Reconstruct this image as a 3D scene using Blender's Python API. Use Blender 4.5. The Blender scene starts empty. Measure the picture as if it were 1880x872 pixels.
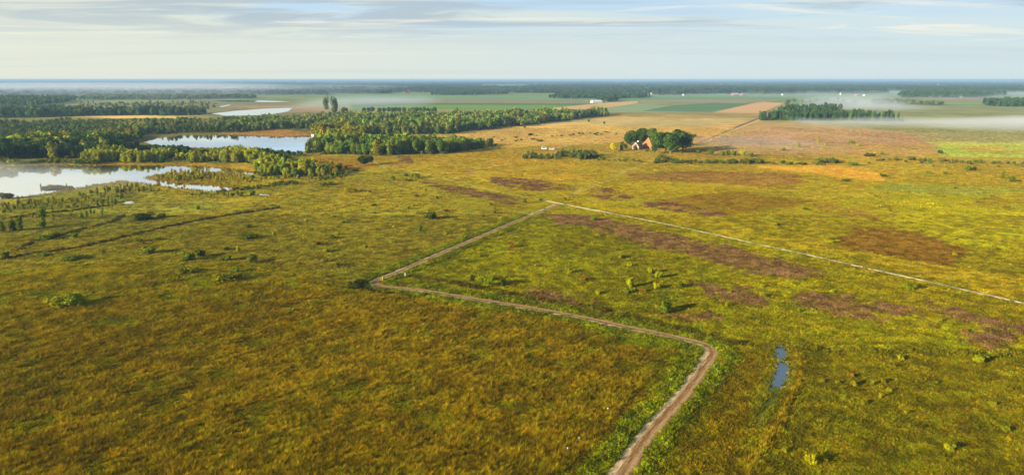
import bpy, math, random
import numpy as np
from mathutils import Vector

# ------------------------------------------------------------------ camera, sky, sun, exposure
SC = bpy.context.scene
H = 65.0                                  # flying height of the camera, metres
F, CX, CY = 1253.3, 940.0, 436.0          # focal length and centre for a frame 1880 wide
HZ = 146.0
P = math.atan((CY - HZ) / F)
cam = bpy.data.cameras.new('camera'); cam_o = bpy.data.objects.new('camera', cam)
SC.collection.objects.link(cam_o); SC.camera = cam_o
cam.sensor_width = 36.0; cam.lens = 36.0 * F / 1880.0
cam.clip_start = 1.0; cam.clip_end = 200000.0
cam_o.location = (0, 0, H); cam_o.rotation_euler = (math.pi/2 - P, 0, 0)

SUN_EL = math.radians(14.5)
SUN_FROM = Vector((-0.86, -0.51, 0)).normalized()      # where the sun stands, seen from above
sd = Vector((SUN_FROM.x*math.cos(SUN_EL), SUN_FROM.y*math.cos(SUN_EL), math.sin(SUN_EL)))
sun = bpy.data.lights.new('sun', 'SUN'); sun.energy = 4.8; sun.angle = math.radians(0.6); sun.color = (1.0, 0.88, 0.66)
sun_o = bpy.data.objects.new('sun', sun); SC.collection.objects.link(sun_o)
sun_o.rotation_euler = sd.to_track_quat('Z', 'Y').to_euler()

world = bpy.data.worlds.new('World'); SC.world = world; world.use_nodes = True
def build_world():
    nt = world.node_tree; nt.nodes.clear(); N = nt.nodes.new; L = nt.links.new
    out = N('ShaderNodeOutputWorld'); bg = N('ShaderNodeBackground'); L(bg.outputs[0], out.inputs[0])
    bg.inputs[1].default_value = 0.05
    sky = N('ShaderNodeTexSky'); sky.sky_type = 'NISHITA'; sky.sun_disc = False
    sky.sun_elevation = SUN_EL
    sky.sun_rotation = math.atan2(SUN_FROM.x, SUN_FROM.y)
    sky.altitude = 50; sky.air_density = 1.0; sky.dust_density = 0.6; sky.ozone_density = 1.5
    tc = N('ShaderNodeTexCoord'); sep = N('ShaderNodeSeparateXYZ'); L(tc.outputs['Generated'], sep.inputs[0])
    def mth(op, a, b=None, clamp=False):
        m = N('ShaderNodeMath'); m.operation = op; m.use_clamp = clamp
        for i, v in enumerate((a, b)):
            if v is None: continue
            if isinstance(v, (int, float)): m.inputs[i].default_value = v
            else: L(v, m.inputs[i])
        return m.outputs[0]
    def mrange(v, a, b, c=0.0, d=1.0):
        m = N('ShaderNodeMapRange'); m.interpolation_type = 'SMOOTHSTEP'
        L(v, m.inputs[0])
        for i, k in enumerate((a, b, c, d)): m.inputs[i+1].default_value = k
        return m.outputs[0]
    z = sep.outputs[2]
    zz = mth('ADD', mth('MAXIMUM', z, 0.0), 0.035)
    px = mth('DIVIDE', sep.outputs[0], zz); py = mth('DIVIDE', sep.outputs[1], zz)
    def cloud(scx, scy, off, det, rough, dist):
        c = N('ShaderNodeCombineXYZ')
        L(mth('MULTIPLY', px, scx), c.inputs[0]); L(mth('MULTIPLY', py, scy), c.inputs[1]); c.inputs[2].default_value = off
        n = N('ShaderNodeTexNoise'); L(c.outputs[0], n.inputs['Vector'])
        n.inputs['Scale'].default_value = 1.0; n.inputs['Detail'].default_value = det
        n.inputs['Roughness'].default_value = rough; n.inputs['Distortion'].default_value = dist
        return n.outputs[0]
    def mix(a, b, f):
        m = N('ShaderNodeMix'); m.data_type = 'RGBA'
        for s, v in ((m.inputs[6], a), (m.inputs[7], b)):
            if isinstance(v, tuple): s.default_value = v
            else: L(v, s)
        if isinstance(f, float): m.inputs[0].default_value = f
        else: L(f, m.inputs[0])
        return m.outputs[2]
    # thin high veil: pale everywhere low down, opening to blue overhead
    veil = mrange(z, 0.0, 0.55, 0.97, 0.18)
    warm = mrange(sep.outputs[0], -0.75, 0.55, 0.0, 1.0)
    veil_c = mix((4.75, 4.95, 4.25, 1), (3.85, 4.6, 4.85, 1), warm)
    col = mix(sky.outputs[0], veil_c, veil)
    # blue gaps between the clouds, mostly to the right
    gap = mth('MULTIPLY', mrange(mth('ADD', cloud(0.22, 0.42, 3.1, 6, 0.55, 0.6), mth('MULTIPLY', sep.outputs[0], 0.12)), 0.40, 0.60), mrange(z, 0.045, 0.10))
    col = mix(col, (3.1, 4.35, 5.5, 1), mth('MULTIPLY', gap, 0.9))
    # grey-blue stratus sheet in streaks
    g1 = mrange(mth('ADD', cloud(0.26, 0.55, 4.6, 9, 0.62, 1.1), mth('MULTIPLY', sep.outputs[0], -0.10)), 0.44, 0.62)
    g1 = mth('MULTIPLY', g1, mrange(z, 0.035, 0.085))
    col = mix(col, (2.6, 3.2, 3.7, 1), mth('MULTIPLY', g1, 0.76))
    # low grey bands above the horizon
    g3 = mrange(cloud(0.035, 0.33, 1.7, 5, 0.55, 0.2), 0.5, 0.62)
    g3 = mth('MULTIPLY', g3, mth('MULTIPLY', mrange(z, 0.004, 0.014), mrange(z, 0.05, 0.03)))
    col = mix(col, (3.3, 3.9, 4.15, 1), mth('MULTIPLY', g3, 0.4))
    # small cream edges where the low sun catches the clouds
    g2 = mrange(cloud(0.34, 0.75, 12.4, 7, 0.6, 0.8), 0.56, 0.70)
    g2 = mth('MULTIPLY', g2, mrange(z, 0.02, 0.05))
    col = mix(col, (6.0, 5.6, 4.6, 1), mth('MULTIPLY', g2, 0.6))
    L(col, bg.inputs[0])
build_world()

SC.view_settings.view_transform = 'Standard'; SC.view_settings.look = 'None'
SC.view_settings.gamma = 1.0; SC.view_settings.use_curve_mapping = False
SC.view_settings.exposure = 1.75
SC.render.engine = 'CYCLES'
CY_ = SC.cycles
CY_.max_bounces = 5; CY_.diffuse_bounces = 2; CY_.glossy_bounces = 2; CY_.transmission_bounces = 3
CY_.volume_bounces = 0; CY_.transparent_max_bounces = 6; CY_.caustics_reflective = False; CY_.caustics_refractive = False
CY_.use_denoising = True; CY_.sample_clamp_indirect = 4.0
try: CY_.denoiser = 'OPENIMAGEDENOISE'
except Exception: pass
CY_.volume_max_steps = 64

# ------------------------------------------------------------------ helpers
RNG = np.random.default_rng(11)
random.seed(5)
cP, sP = math.cos(P), math.sin(P)
def gnd(x, y):
    """the point of the level ground seen at (x, y) of the 1880-wide frame"""
    v = y - CY
    Y = H * (F*cP - v*sP) / (F*sP + v*cP)
    return ((x - CX) * (Y*cP + H*sP) / F, Y)
def ppm(Y): return F / (Y*cP + H*sP)       # pixels (1880 frame) for one metre at forward distance Y
def wpoly(pts): return np.array([gnd(x, y) for x, y in pts])

def s2l(c):
    c = np.asarray(c, dtype=float) / 255.0
    return np.where(c <= 0.04045, c/12.92, ((c+0.055)/1.055)**2.4)
ALB = 0.80
def A(r, g, b): return s2l((r, g, b)) * ALB

TAB = np.random.default_rng(77).random((256, 256))
def vnoise(x, y):
    xi = np.floor(x).astype(int); yi = np.floor(y).astype(int)
    fx = x - xi; fy = y - yi
    fx = fx*fx*(3-2*fx); fy = fy*fy*(3-2*fy)
    a = TAB[xi & 255, yi & 255]; b = TAB[(xi+1) & 255, yi & 255]
    c = TAB[xi & 255, (yi+1) & 255]; d = TAB[(xi+1) & 255, (yi+1) & 255]
    return (a*(1-fx)+b*fx)*(1-fy) + (c*(1-fx)+d*fx)*fy
def fbm(x, y, sc, octv=4, off=0.0):
    x = np.asarray(x, float)/sc + off*17.3; y = np.asarray(y, float)/sc + off*9.7
    t = np.zeros_like(x); a = 0.5; n = 0
    for i in range(octv):
        t += a*vnoise(x, y); n += a; a *= 0.52
        x, y = 1.73*x + 0.9*y + 5.1, -0.9*x + 1.73*y + 3.7
    return t/n
def sdist(px, py, poly):
    """signed distance (inside positive) to a closed polygon"""
    n = len(poly); d = np.full(px.shape, 1e18); ins = np.zeros(px.shape, bool)
    for i in range(n):
        ax, ay = poly[i]; bx, by = poly[(i+1) % n]
        ex, ey = bx-ax, by-ay; l2 = ex*ex+ey*ey + 1e-12
        t = np.clip(((px-ax)*ex + (py-ay)*ey)/l2, 0, 1)
        d = np.minimum(d, (px-ax-t*ex)**2 + (py-ay-t*ey)**2)
        c = ((ay > py) != (by > py)) & (px < (bx-ax)*(py-ay)/((by-ay) if by != ay else 1e-12) + ax)
        ins ^= c
    d = np.sqrt(d)
    return np.where(ins, d, -d)
def ldist(px, py, line):
    d = np.full(px.shape, 1e18)
    for i in range(len(line)-1):
        ax, ay = line[i]; bx, by = line[i+1]
        ex, ey = bx-ax, by-ay; l2 = ex*ex+ey*ey + 1e-12
        t = np.clip(((px-ax)*ex + (py-ay)*ey)/l2, 0, 1)
        d = np.minimum(d, (px-ax-t*ex)**2 + (py-ay-t*ey)**2)
    return np.sqrt(d)
def sm(a, b, v):
    t = np.clip((v-a)/(b-a), 0, 1); return t*t*(3-2*t)
def spline(pts, step):
    """Catmull-Rom through world points, resampled about every `step` metres"""
    p = [np.array(q, float) for q in pts]; p = [2*p[0]-p[1]] + p + [2*p[-1]-p[-2]]; out = []
    for i in range(1, len(p)-2):
        n = max(2, int(np.linalg.norm(p[i+1]-p[i])/step))
        for k in range(n):
            t = k/n
            out.append(0.5*((2*p[i]) + (p[i+1]-p[i-1])*t + (2*p[i-1]-5*p[i]+4*p[i+1]-p[i+2])*t*t + (3*p[i]-p[i-1]-3*p[i+1]+p[i+2])*t**3))
    out.append(p[-2]); return np.array(out)

def link(o): SC.collection.objects.link(o); return o
def tag(o, label=None, cat=None, group=None, kind=None):
    if label: o['label'] = label
    if cat: o['category'] = cat
    if group: o['group'] = group
    if kind: o['kind'] = kind
    return o
def mesh_np(name, verts, faces, mat=None):
    me = bpy.data.meshes.new(name)
    verts = np.asarray(verts, np.float32); faces = np.asarray(faces, np.int32)
    k = faces.shape[1]
    me.vertices.add(len(verts)); me.vertices.foreach_set('co', verts.ravel())
    me.loops.add(faces.size); me.loops.foreach_set('vertex_index', faces.ravel())
    me.polygons.add(len(faces)); me.polygons.foreach_set('loop_start', np.arange(0, faces.size, k, dtype=np.int32))
    me.update(calc_edges=True)
    if mat: me.materials.append(mat)
    return me
def mesh_py(name, verts, faces, mat=None):
    me = bpy.data.meshes.new(name); me.from_pydata([tuple(map(float, v)) for v in verts], [], faces); me.update()
    if mat: me.materials.append(mat)
    return me
def attr(me, name, typ, data, dom='POINT'):
    a = me.attributes.new(name, typ, dom)
    a.data.foreach_set({'FLOAT': 'value', 'INT': 'value', 'FLOAT_VECTOR': 'vector', 'FLOAT_COLOR': 'color'}[typ], np.asarray(data).ravel())
def rgba(c): return np.concatenate([c, np.ones((len(c), 1))], 1).astype(np.float32)

# ------------------------------------------------------------------ materials
def newmat(name):
    m = bpy.data.materials.new(name); m.use_nodes = True; nt = m.node_tree; nt.nodes.clear()
    return m, nt, nt.nodes.new, nt.links.new
def vmul(N, L, a, f):
    m = N('ShaderNodeVectorMath'); m.operation = 'SCALE'; L(a, m.inputs[0])
    if isinstance(f, float): m.inputs['Scale'].default_value = f
    else: L(f, m.inputs['Scale'])
    return m.outputs[0]
def noise_range(N, L, vec, sc, lo, hi, det=4, rough=0.6, a=0.3, b=0.7):
    n = N('ShaderNodeTexNoise'); n.inputs['Scale'].default_value = sc; n.inputs['Detail'].default_value = det; n.inputs['Roughness'].default_value = rough
    if vec is not None: L(vec, n.inputs['Vector'])
    r = N('ShaderNodeMapRange'); L(n.outputs[0], r.inputs[0])
    for i, k in enumerate((a, b, lo, hi)): r.inputs[i+1].default_value = k
    return r.outputs[0], n.outputs[0]
def plant_mat(name, source, trans=0.3, tint_amt=0.5):
    """source: 'INST' colour from the instance attribute col, 'OBJ' the object's own colour"""
    m, nt, N, L = newmat(name)
    out = N('ShaderNodeOutputMaterial')
    if source == 'INST':
        a = N('ShaderNodeAttribute'); a.attribute_type = 'INSTANCER'; a.attribute_name = 'col'; c = a.outputs['Color']
    else:
        a = N('ShaderNodeObjectInfo'); c = a.outputs['Color']
    t = N('ShaderNodeAttribute'); t.attribute_name = 'tint'
    mr = N('ShaderNodeMapRange'); L(t.outputs['Fac'], mr.inputs[0]); mr.inputs[3].default_value = 1-tint_amt; mr.inputs[4].default_value = 1+tint_amt
    c = vmul(N, L, c, mr.outputs[0])
    d = N('ShaderNodeBsdfDiffuse'); L(c, d.inputs[0])
    tr = N('ShaderNodeBsdfTranslucent'); L(c, tr.inputs[0])
    mx = N('ShaderNodeMixShader'); mx.inputs[0].default_value = trans
    L(d.outputs[0], mx.inputs[1]); L(tr.outputs[0], mx.inputs[2]); L(mx.outputs[0], out.inputs[0])
    return m
def solid(name, c, rough=0.9, noise=0.0, nsc=1.0, bump=0.0):
    m, nt, N, L = newmat(name)
    out = N('ShaderNodeOutputMaterial'); b = N('ShaderNodeBsdfPrincipled'); L(b.outputs[0], out.inputs[0])
    b.inputs['Roughness'].default_value = rough; b.inputs['Specular IOR Level'].default_value = 0.25
    rgb = N('ShaderNodeRGB'); rgb.outputs[0].default_value = (*[float(v) for v in c], 1)
    tcd = N('ShaderNodeTexCoord')
    if noise:
        f, raw = noise_range(N, L, tcd.outputs['Object'], nsc, 1-noise, 1+noise)
        L(vmul(N, L, rgb.outputs[0], f), b.inputs['Base Color'])
        if bump:
            bp = N('ShaderNodeBump'); bp.inputs['Strength'].default_value = bump; L(raw, bp.inputs['Height']); L(bp.outputs[0], b.inputs['Normal'])
    else: L(rgb.outputs[0], b.inputs['Base Color'])
    return m
M_LEAF = plant_mat('leaves', 'OBJ', 0.15, 0.45)
M_LEAF_I = plant_mat('wood_leaves', 'INST', 0.15, 0.45)
M_GRASS_I = plant_mat('grass_blades', 'INST', 0.35, 0.4)
M_TRUNK = solid('bark', A(110, 98, 80), 0.95, 0.35, 3.0)
M_TRUNK_B = solid('birch_bark', A(190, 182, 165), 0.9, 0.4, 2.0)

def ground_mat():
    m, nt, N, L = newmat('heath_ground')
    out = N('ShaderNodeOutputMaterial'); d = N('ShaderNodeBsdfDiffuse'); L(d.outputs[0], out.inputs[0])
    a = N('ShaderNodeAttribute'); a.attribute_name = 'col'
    g = N('ShaderNodeNewGeometry')
    f1, r1 = noise_range(N, L, g.outputs['Position'], 0.55, 0.72, 1.28, 5, 0.65)
    f2, r2 = noise_range(N, L, g.outputs['Position'], 0.05, 0.8, 1.2, 5, 0.65)
    f3, r3 = noise_range(N, L, g.outputs['Position'], 0.008, 0.86, 1.14, 5, 0.6)
    c = vmul(N, L, vmul(N, L, vmul(N, L, a.outputs['Color'], f1), f2), f3)
    # drifts of paler dry grass
    hs = N('ShaderNodeMix'); hs.data_type = 'RGBA'; hs.blend_type = 'MULTIPLY'; L(c, hs.inputs[6]); hs.inputs[7].default_value = (1.06, 0.96, 0.85, 1)
    f4, r4 = noise_range(N, L, g.outputs['Position'], 0.022, 0.0, 1.0, 4, 0.6, 0.42, 0.6); L(f4, hs.inputs[0])
    L(hs.outputs[2], d.inputs[0])
    ad = N('ShaderNodeMath'); ad.operation = 'ADD'; L(r1, ad.inputs[0]); L(r2, ad.inputs[1])
    bp = N('ShaderNodeBump'); bp.inputs['Strength'].default_value = 0.6; bp.inputs['Distance'].default_value = 0.9
    L(ad.outputs[0], bp.inputs['Height']); L(bp.outputs[0], d.inputs['Normal'])
    return m
M_GROUND = ground_mat()

# ------------------------------------------------------------------ where things lie (traced in the photograph, turned into ground points)
TRACK_PX = [(985, 1130), (1048, 1015), (1118, 900), (1140, 868), (1187, 799), (1234, 746), (1262, 713), (1291, 673), (1305, 652), (1305, 642), (1293, 633), (1262, 625), (1223, 615.5), (1169, 605), (1080, 586),
            (990, 569), (900, 554), (813, 540), (762, 532), (722, 528.5), (700, 526.5), (689, 523.5), (686, 519), (698, 512), (731.5, 499), (772, 481), (822, 460), (872, 439), (923, 417), (974, 396), (1024, 375.5)]
PATH_PX = [(684, 290), (690, 299), (706, 303.5), (728, 308), (753, 314), (802, 325), (850, 337), (900, 349), (950, 359), (1000, 368), (1100, 387.5), (1200, 407), (1300, 428), (1400, 450), (1500, 471.5), (1600, 494), (1700, 516), (1800, 538.5), (1900, 561), (2050, 596)]
TRACK = spline([gnd(*p) for p in TRACK_PX], 1.5)
PATH = spline([gnd(*p) for p in PATH_PX[9:]], 3.0)
PATH_OLD = spline([gnd(*p) for p in PATH_PX[:10]], 3.0)
LAKES = {
 'near': [(-260, 372), (-260, 305), (0, 305), (79, 303), (224, 304), (364, 305.5), (433, 311), (478, 320), (452, 322.5), (433, 320.5), (400, 316.5), (364, 317), (317, 318), (285, 322), (265, 327), (290, 332), (330, 336.5), (369, 340), (409, 343.5), (434, 344.5), (427, 349.5), (383, 351.5), (317, 344.5), (264, 337), (224, 332.5), (170, 341), (132, 348), (95, 354), (58, 360), (0, 366)],
 'middle': [(262, 261), (290, 253), (325, 249.5), (400, 248.5), (480, 250.5), (575, 252), (600, 260), (596, 268), (565, 279), (535, 281), (500, 278), (470, 276), (420, 273), (330, 271), (280, 269)],
 'far': [(388, 209), (430, 204), (486, 200), (530, 198.6), (537, 199.6), (528, 205), (505, 209.3), (470, 212), (415, 213)],
 'farthest': [(392, 184.8), (440, 184.3), (500, 185.6), (534, 187), (500, 188), (450, 187.4), (410, 187)],
}
POOLS = {'scrub_pool': [(226, 371), (244, 370), (246, 373.5), (230, 374.5)], 'heath_pool': [(468, 356), (490, 356), (494, 358.6), (474, 358.5)],
         'thin_pool': [(322, 222.5), (368, 222), (374, 224.4), (330, 225)], 'brook': [(402, 196), (420, 192.6), (424, 193.4), (408, 197)]}
DITCH = [(1420, 630), (1446, 631), (1453, 645), (1446, 662), (1457, 679), (1453, 700), (1437, 726), (1418, 752), (1400, 780), (1376, 776), (1388, 748), (1404, 716), (1412, 688), (1420, 664), (1415, 645)]
LAKES_W = {k: wpoly(v) for k, v in LAKES.items()}
POOLS_W = {k: wpoly(v) for k, v in POOLS.items()}
DITCH_W = wpoly(DITCH)
ISLET_W = wpoly([(77, 345), (95, 341.5), (131, 343.5), (132, 347), (100, 349), (80, 349)])
HEATHER = {  # purple heather beds: outline
 'strip_along_path': [(1008, 391), (1040, 394), (1120, 409), (1200, 432), (1300, 452), (1400, 476), (1486, 502), (1470, 510), (1400, 499), (1300, 475), (1200, 446), (1100, 421), (1030, 403)],
 'dark_bed': [(1073, 346), (1120, 346), (1131, 353), (1165, 363), (1150, 370), (1105, 366), (1078, 357)],
 'edge_bed': [(1178, 371), (1230, 372), (1290, 382), (1336, 394), (1300, 398), (1230, 388), (1190, 380)],
 'left_strip': [(766, 334), (800, 337), (870, 348), (940, 362), (960, 374), (930, 376), (870, 362), (800, 345)],
 'brown_bed': [(900, 325), (985, 330), (1035, 339), (1060, 348), (990, 351), (930, 345), (902, 336)],
 'lower_patches': [(1500, 538), (1560, 548), (1640, 566), (1680, 580), (1600, 583), (1530, 575), (1470, 556)],
 'right_strip': [(1700, 553), (1740, 563), (1800, 577), (1890, 598), (1890, 610), (1800, 592), (1730, 572)],
 'right_bed': [(1770, 608), (1850, 612), (1870, 628), (1800, 636)],
 'bend_patches': [(960, 528), (1040, 540), (1060, 556), (1000, 553)],
 'track_bed': [(1290, 520), (1360, 530), (1420, 560), (1340, 560)],
 'tree_bed': [(1225, 576), (1290, 572), (1330, 585), (1260, 592)],
 'far_left_bed': [(728, 286), (752, 288), (758, 300), (735, 300)],
}
HEATHER_W = {k: wpoly(v) for k, v in HEATHER.items()}

# colour zones: outline, colour, edge softness (share of distance), strength
ZONES = [
 ([(-700, 216), (250, 216), (400, 216), (590, 215), (640, 240), (560, 290), (470, 302), (-700, 304)], (112, 112, 50), .03, .85),
 ([(-500, 357), (470, 345), (640, 325), (700, 312), (830, 335), (985, 370), (900, 425), (690, 515), (640, 530), (380, 490), (-500, 500)], (150, 134, 44), .03, .9),
 ([(-500, 350), (240, 350), (420, 365), (300, 400), (120, 440), (-500, 450)], (142, 134, 58), .06, .8),
 ([(-500, 515), (0, 503), (200, 482), (400, 497), (560, 507), (650, 535), (760, 549), (950, 582), (1080, 606), (1205, 630), (1226, 655), (1190, 703), (1134, 757), (1087, 825), (1000, 890), (960, 1300), (-900, 1300)], (150, 124, 5), .03, 1.0),
 ([(0, 503), (200, 482), (400, 497), (560, 507), (640, 530), (420, 550), (150, 570), (-300, 560)], (154, 138, 12), .1, .7),
 ([(1010, 400), (1200, 450), (1500, 520), (1880, 620), (1900, 645), (1450, 640), (1300, 625), (1080, 580), (800, 530), (740, 510), (800, 480)], (150, 140, 12), .03, .9),
 ([(1460, 640), (1900, 645), (2400, 700), (2300, 1300), (1350, 1300), (1390, 830), (1440, 740)], (132, 120, 10), .03, .9),
 ([(1310, 640), (1430, 640), (1410, 740), (1330, 900), (1180, 900), (1230, 780)], (130, 110, 16), .04, .9),
 ([(1000, 362), (1180, 395), (1400, 440), (1880, 548), (1880, 510), (1600, 470), (1520, 450), (1300, 405), (1150, 380)], (172, 150, 34), .04, .9),
 ([(1598, 352), (1760, 356), (1880, 420), (1900, 470), (1780, 445), (1690, 425), (1640, 400)], (168, 160, 6), .05, .95),
 ([(1590, 338), (1880, 342), (1880, 356), (1700, 358), (1600, 352)], (150, 152, 62), .03, .8),
 ([(1576, 416), (1692, 427), (1730, 440), (1779, 460), (1735, 490), (1703, 490), (1638, 470), (1570, 462), (1542, 457), (1540, 441)], (140, 108, 40), .008, 1.0),
 ([(1200, 370), (1337, 352), (1417, 360), (1492, 369), (1402, 388), (1330, 396), (1260, 382)], (140, 112, 36), .012, .95),
 ([(1142, 318), (1290, 314), (1460, 320), (1486, 336), (1400, 342), (1250, 336), (1165, 333)], (146, 112, 60), .012, .95),
 ([(1486, 369), (1520, 372), (1600, 395), (1640, 408), (1620, 410), (1530, 390)], (142, 112, 56), .03, .7),
 ([(1396, 303), (1540, 304), (1600, 314), (1620, 330), (1560, 330), (1480, 316), (1400, 310)], (210, 158, 64), .02, .95),
 ([(700, 290), (905, 275), (1110, 297), (1100, 330), (960, 330), (760, 318)], (168, 138, 44), .05, .8),
 ([(822, 246), (940, 233), (1120, 214), (1390, 222), (1290, 262), (1160, 262), (1010, 270), (912, 271), (860, 258)], (204, 164, 86), .02, .95),
 ([(1000, 222), (1150, 216), (1390, 218), (1330, 234), (1150, 232)], (168, 154, 104), .05, .7),
 ([(1300, 262), (1400, 226), (1530, 226), (1690, 246), (1722, 284), (1560, 288), (1280, 284)], (174, 142, 98), .02, .9),
 ([(1709, 262), (1900, 260), (1920, 291), (1738, 288)], (164, 172, 84), .01, 1.0),
 ([(1780, 268), (1850, 268), (1860, 282), (1810, 283), (1770, 274)], (170, 142, 76), .03, .7),
 ([(1400, 222), (1960, 218), (1960, 262), (1700, 260), (1690, 246)], (140, 140, 88), .03, .8),
 ([(1540, 190), (1960, 192), (1960, 218), (1660, 222), (1560, 208)], (132, 138, 92), .03, .8),
 ([(158, 215), (250, 210.5), (290, 210), (300, 213), (338, 214.5), (340, 217.5), (200, 217.5)], (214, 178, 92), .01, 1.0),
 ([(-500, 185), (120, 192), (540, 182), (600, 200), (590, 215), (380, 215), (350, 200), (-500, 205)], (120, 118, 84), .03, .85),
 ([(400, 196), (600, 192), (590, 204), (545, 206), (538, 198), (480, 199)], (172, 132, 84), .03, .7),
 ([(400, 246), (520, 238), (575, 244), (575, 250), (480, 250)], (176, 128, 58), .01, .9),
 ([(120, 246), (240, 240), (330, 246), (200, 252)], (132, 122, 60), .03, .6),
 ([(180, 299), (360, 300), (440, 302), (520, 318), (470, 320), (433, 311), (300, 304), (180, 303.6)], (176, 136, 50), .01, .7),
 ([(265, 327), (317, 317.5), (364, 316), (433, 320), (470, 330), (432, 345), (369, 342), (290, 334)], (148, 122, 30), .01, .95),
 ([(540, 292), (690, 288), (720, 300), (640, 318), (540, 305)], (164, 122, 52), .04, .8),
]
ZONES_W = [(wpoly(z[0]), A(*z[1]), z[2], z[3]) for z in ZONES]
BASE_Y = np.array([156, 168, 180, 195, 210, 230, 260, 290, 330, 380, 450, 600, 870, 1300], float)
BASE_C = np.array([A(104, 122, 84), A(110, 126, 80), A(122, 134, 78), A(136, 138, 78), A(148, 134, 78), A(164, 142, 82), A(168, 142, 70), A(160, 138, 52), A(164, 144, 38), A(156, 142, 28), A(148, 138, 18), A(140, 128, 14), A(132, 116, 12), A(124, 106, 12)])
VERGE = A(126, 130, 18)
DITCH_LINES = [[(0, 478), (60, 466), (160, 452), (250, 430), (330, 412), (410, 397), (520, 380)], [(36, 460), (60, 445), (110, 433), (150, 421), (200, 410), (228, 395)], [(0, 404), (60, 394), (120, 388), (200, 378)],
               [(1598, 351), (1630, 380), (1640, 404)], [(1800, 348), (1840, 375), (1890, 412)], [(640, 527), (760, 546)]]
DITCH_LINES_W = [spline([gnd(*p) for p in l], 8.0) for l in DITCH_LINES]

def zone_colour(x, y):
    den = H*sP*0 + 1
    # pixel row only orders the base colours from near to far: it is a function of forward distance alone
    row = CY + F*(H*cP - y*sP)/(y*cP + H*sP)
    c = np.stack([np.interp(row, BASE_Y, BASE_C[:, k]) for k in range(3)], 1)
    rr = np.maximum(y, 60.0)
    wx = (fbm(x, y, 14, 4, 1)-.5); wy = (fbm(x, y, 14, 4, 2)-.5)
    for poly, col, soft, st in ZONES_W:
        lo = poly.min(0); hi = poly.max(0); pad = 0.1*(hi[1])+10
        m = (x > lo[0]-pad) & (x < hi[0]+pad) & (y > lo[1]-pad) & (y < hi[1]+pad)
        if not m.any(): continue
        s = soft*rr[m]; w = np.maximum(6.0, s*1.6)
        d = sdist(x[m]+wx[m]*w*2, y[m]+wy[m]*w*2, poly)
        k = (sm(-0.5, 0.5, d/s)*st)[:, None]
        c[m] = c[m]*(1-k) + col*k
    # patchiness
    n1 = fbm(x, y*0.55, 42, 5, 3); n2 = fbm(x, y*0.6, 190, 4, 4); n3 = fbm(x, y, 9, 3, 5)
    c *= (0.74 + 0.54*n1)[:, None]
    k = (sm(.5, .72, n2)*0.35)[:, None]; c = c*(1-k) + c*np.array([1.16, .96, 1.1])*k
    k = (sm(.5, .75, n3)*0.4)[:, None]; c = c*(1-k) + c*np.array([.82, 1.04, .9])*k
    # verges of the sand track: fresher green, taller growth
    nr = (y < 420)
    if nr.any():
        d = ldist(x[nr]+wx[nr]*5, y[nr]+wy[nr]*5, TRACK[::3])
        k = (sm(8.5, 3.5, d)*0.75)[:, None]; c[nr] = c[nr]*(1-k) + VERGE*k
    for k_, poly in HEATHER_W.items():
        lo = poly.min(0)-25; hi = poly.max(0)+25
        m = (x > lo[0]) & (x < hi[0]) & (y > lo[1]) & (y < hi[1])
        if not m.any(): continue
        d = sdist(x[m]+wx[m]*16, y[m]+wy[m]*16, poly)
        k = (sm(-1.5, 2.5, d)*0.55)[:, None]; c[m] = c[m]*(1-k) + A(140, 110, 62)*k
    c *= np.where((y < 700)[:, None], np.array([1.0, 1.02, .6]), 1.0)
    return np.clip(c, 0.002, 0.75)

def water_mask(x, y, margin=0.0):
    m = np.zeros(x.shape, bool)
    for poly in list(LAKES_W.values()) + list(POOLS_W.values()) + [DITCH_W]:
        lo = poly.min(0)-margin-1; hi = poly.max(0)+margin+1
        q = (x > lo[0]) & (x < hi[0]) & (y > lo[1]) & (y < hi[1])
        if q.any(): m[q] |= sdist(x[q], y[q], poly) > -margin
    q = (x > ISLET_W[:, 0].min()-1) & (x < ISLET_W[:, 0].max()+1) & (y > ISLET_W[:, 1].min()-1) & (y < ISLET_W[:, 1].max()+1)
    if q.any(): m[q] &= ~(sdist(x[q], y[q], ISLET_W) > 0)
    return m

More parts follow.
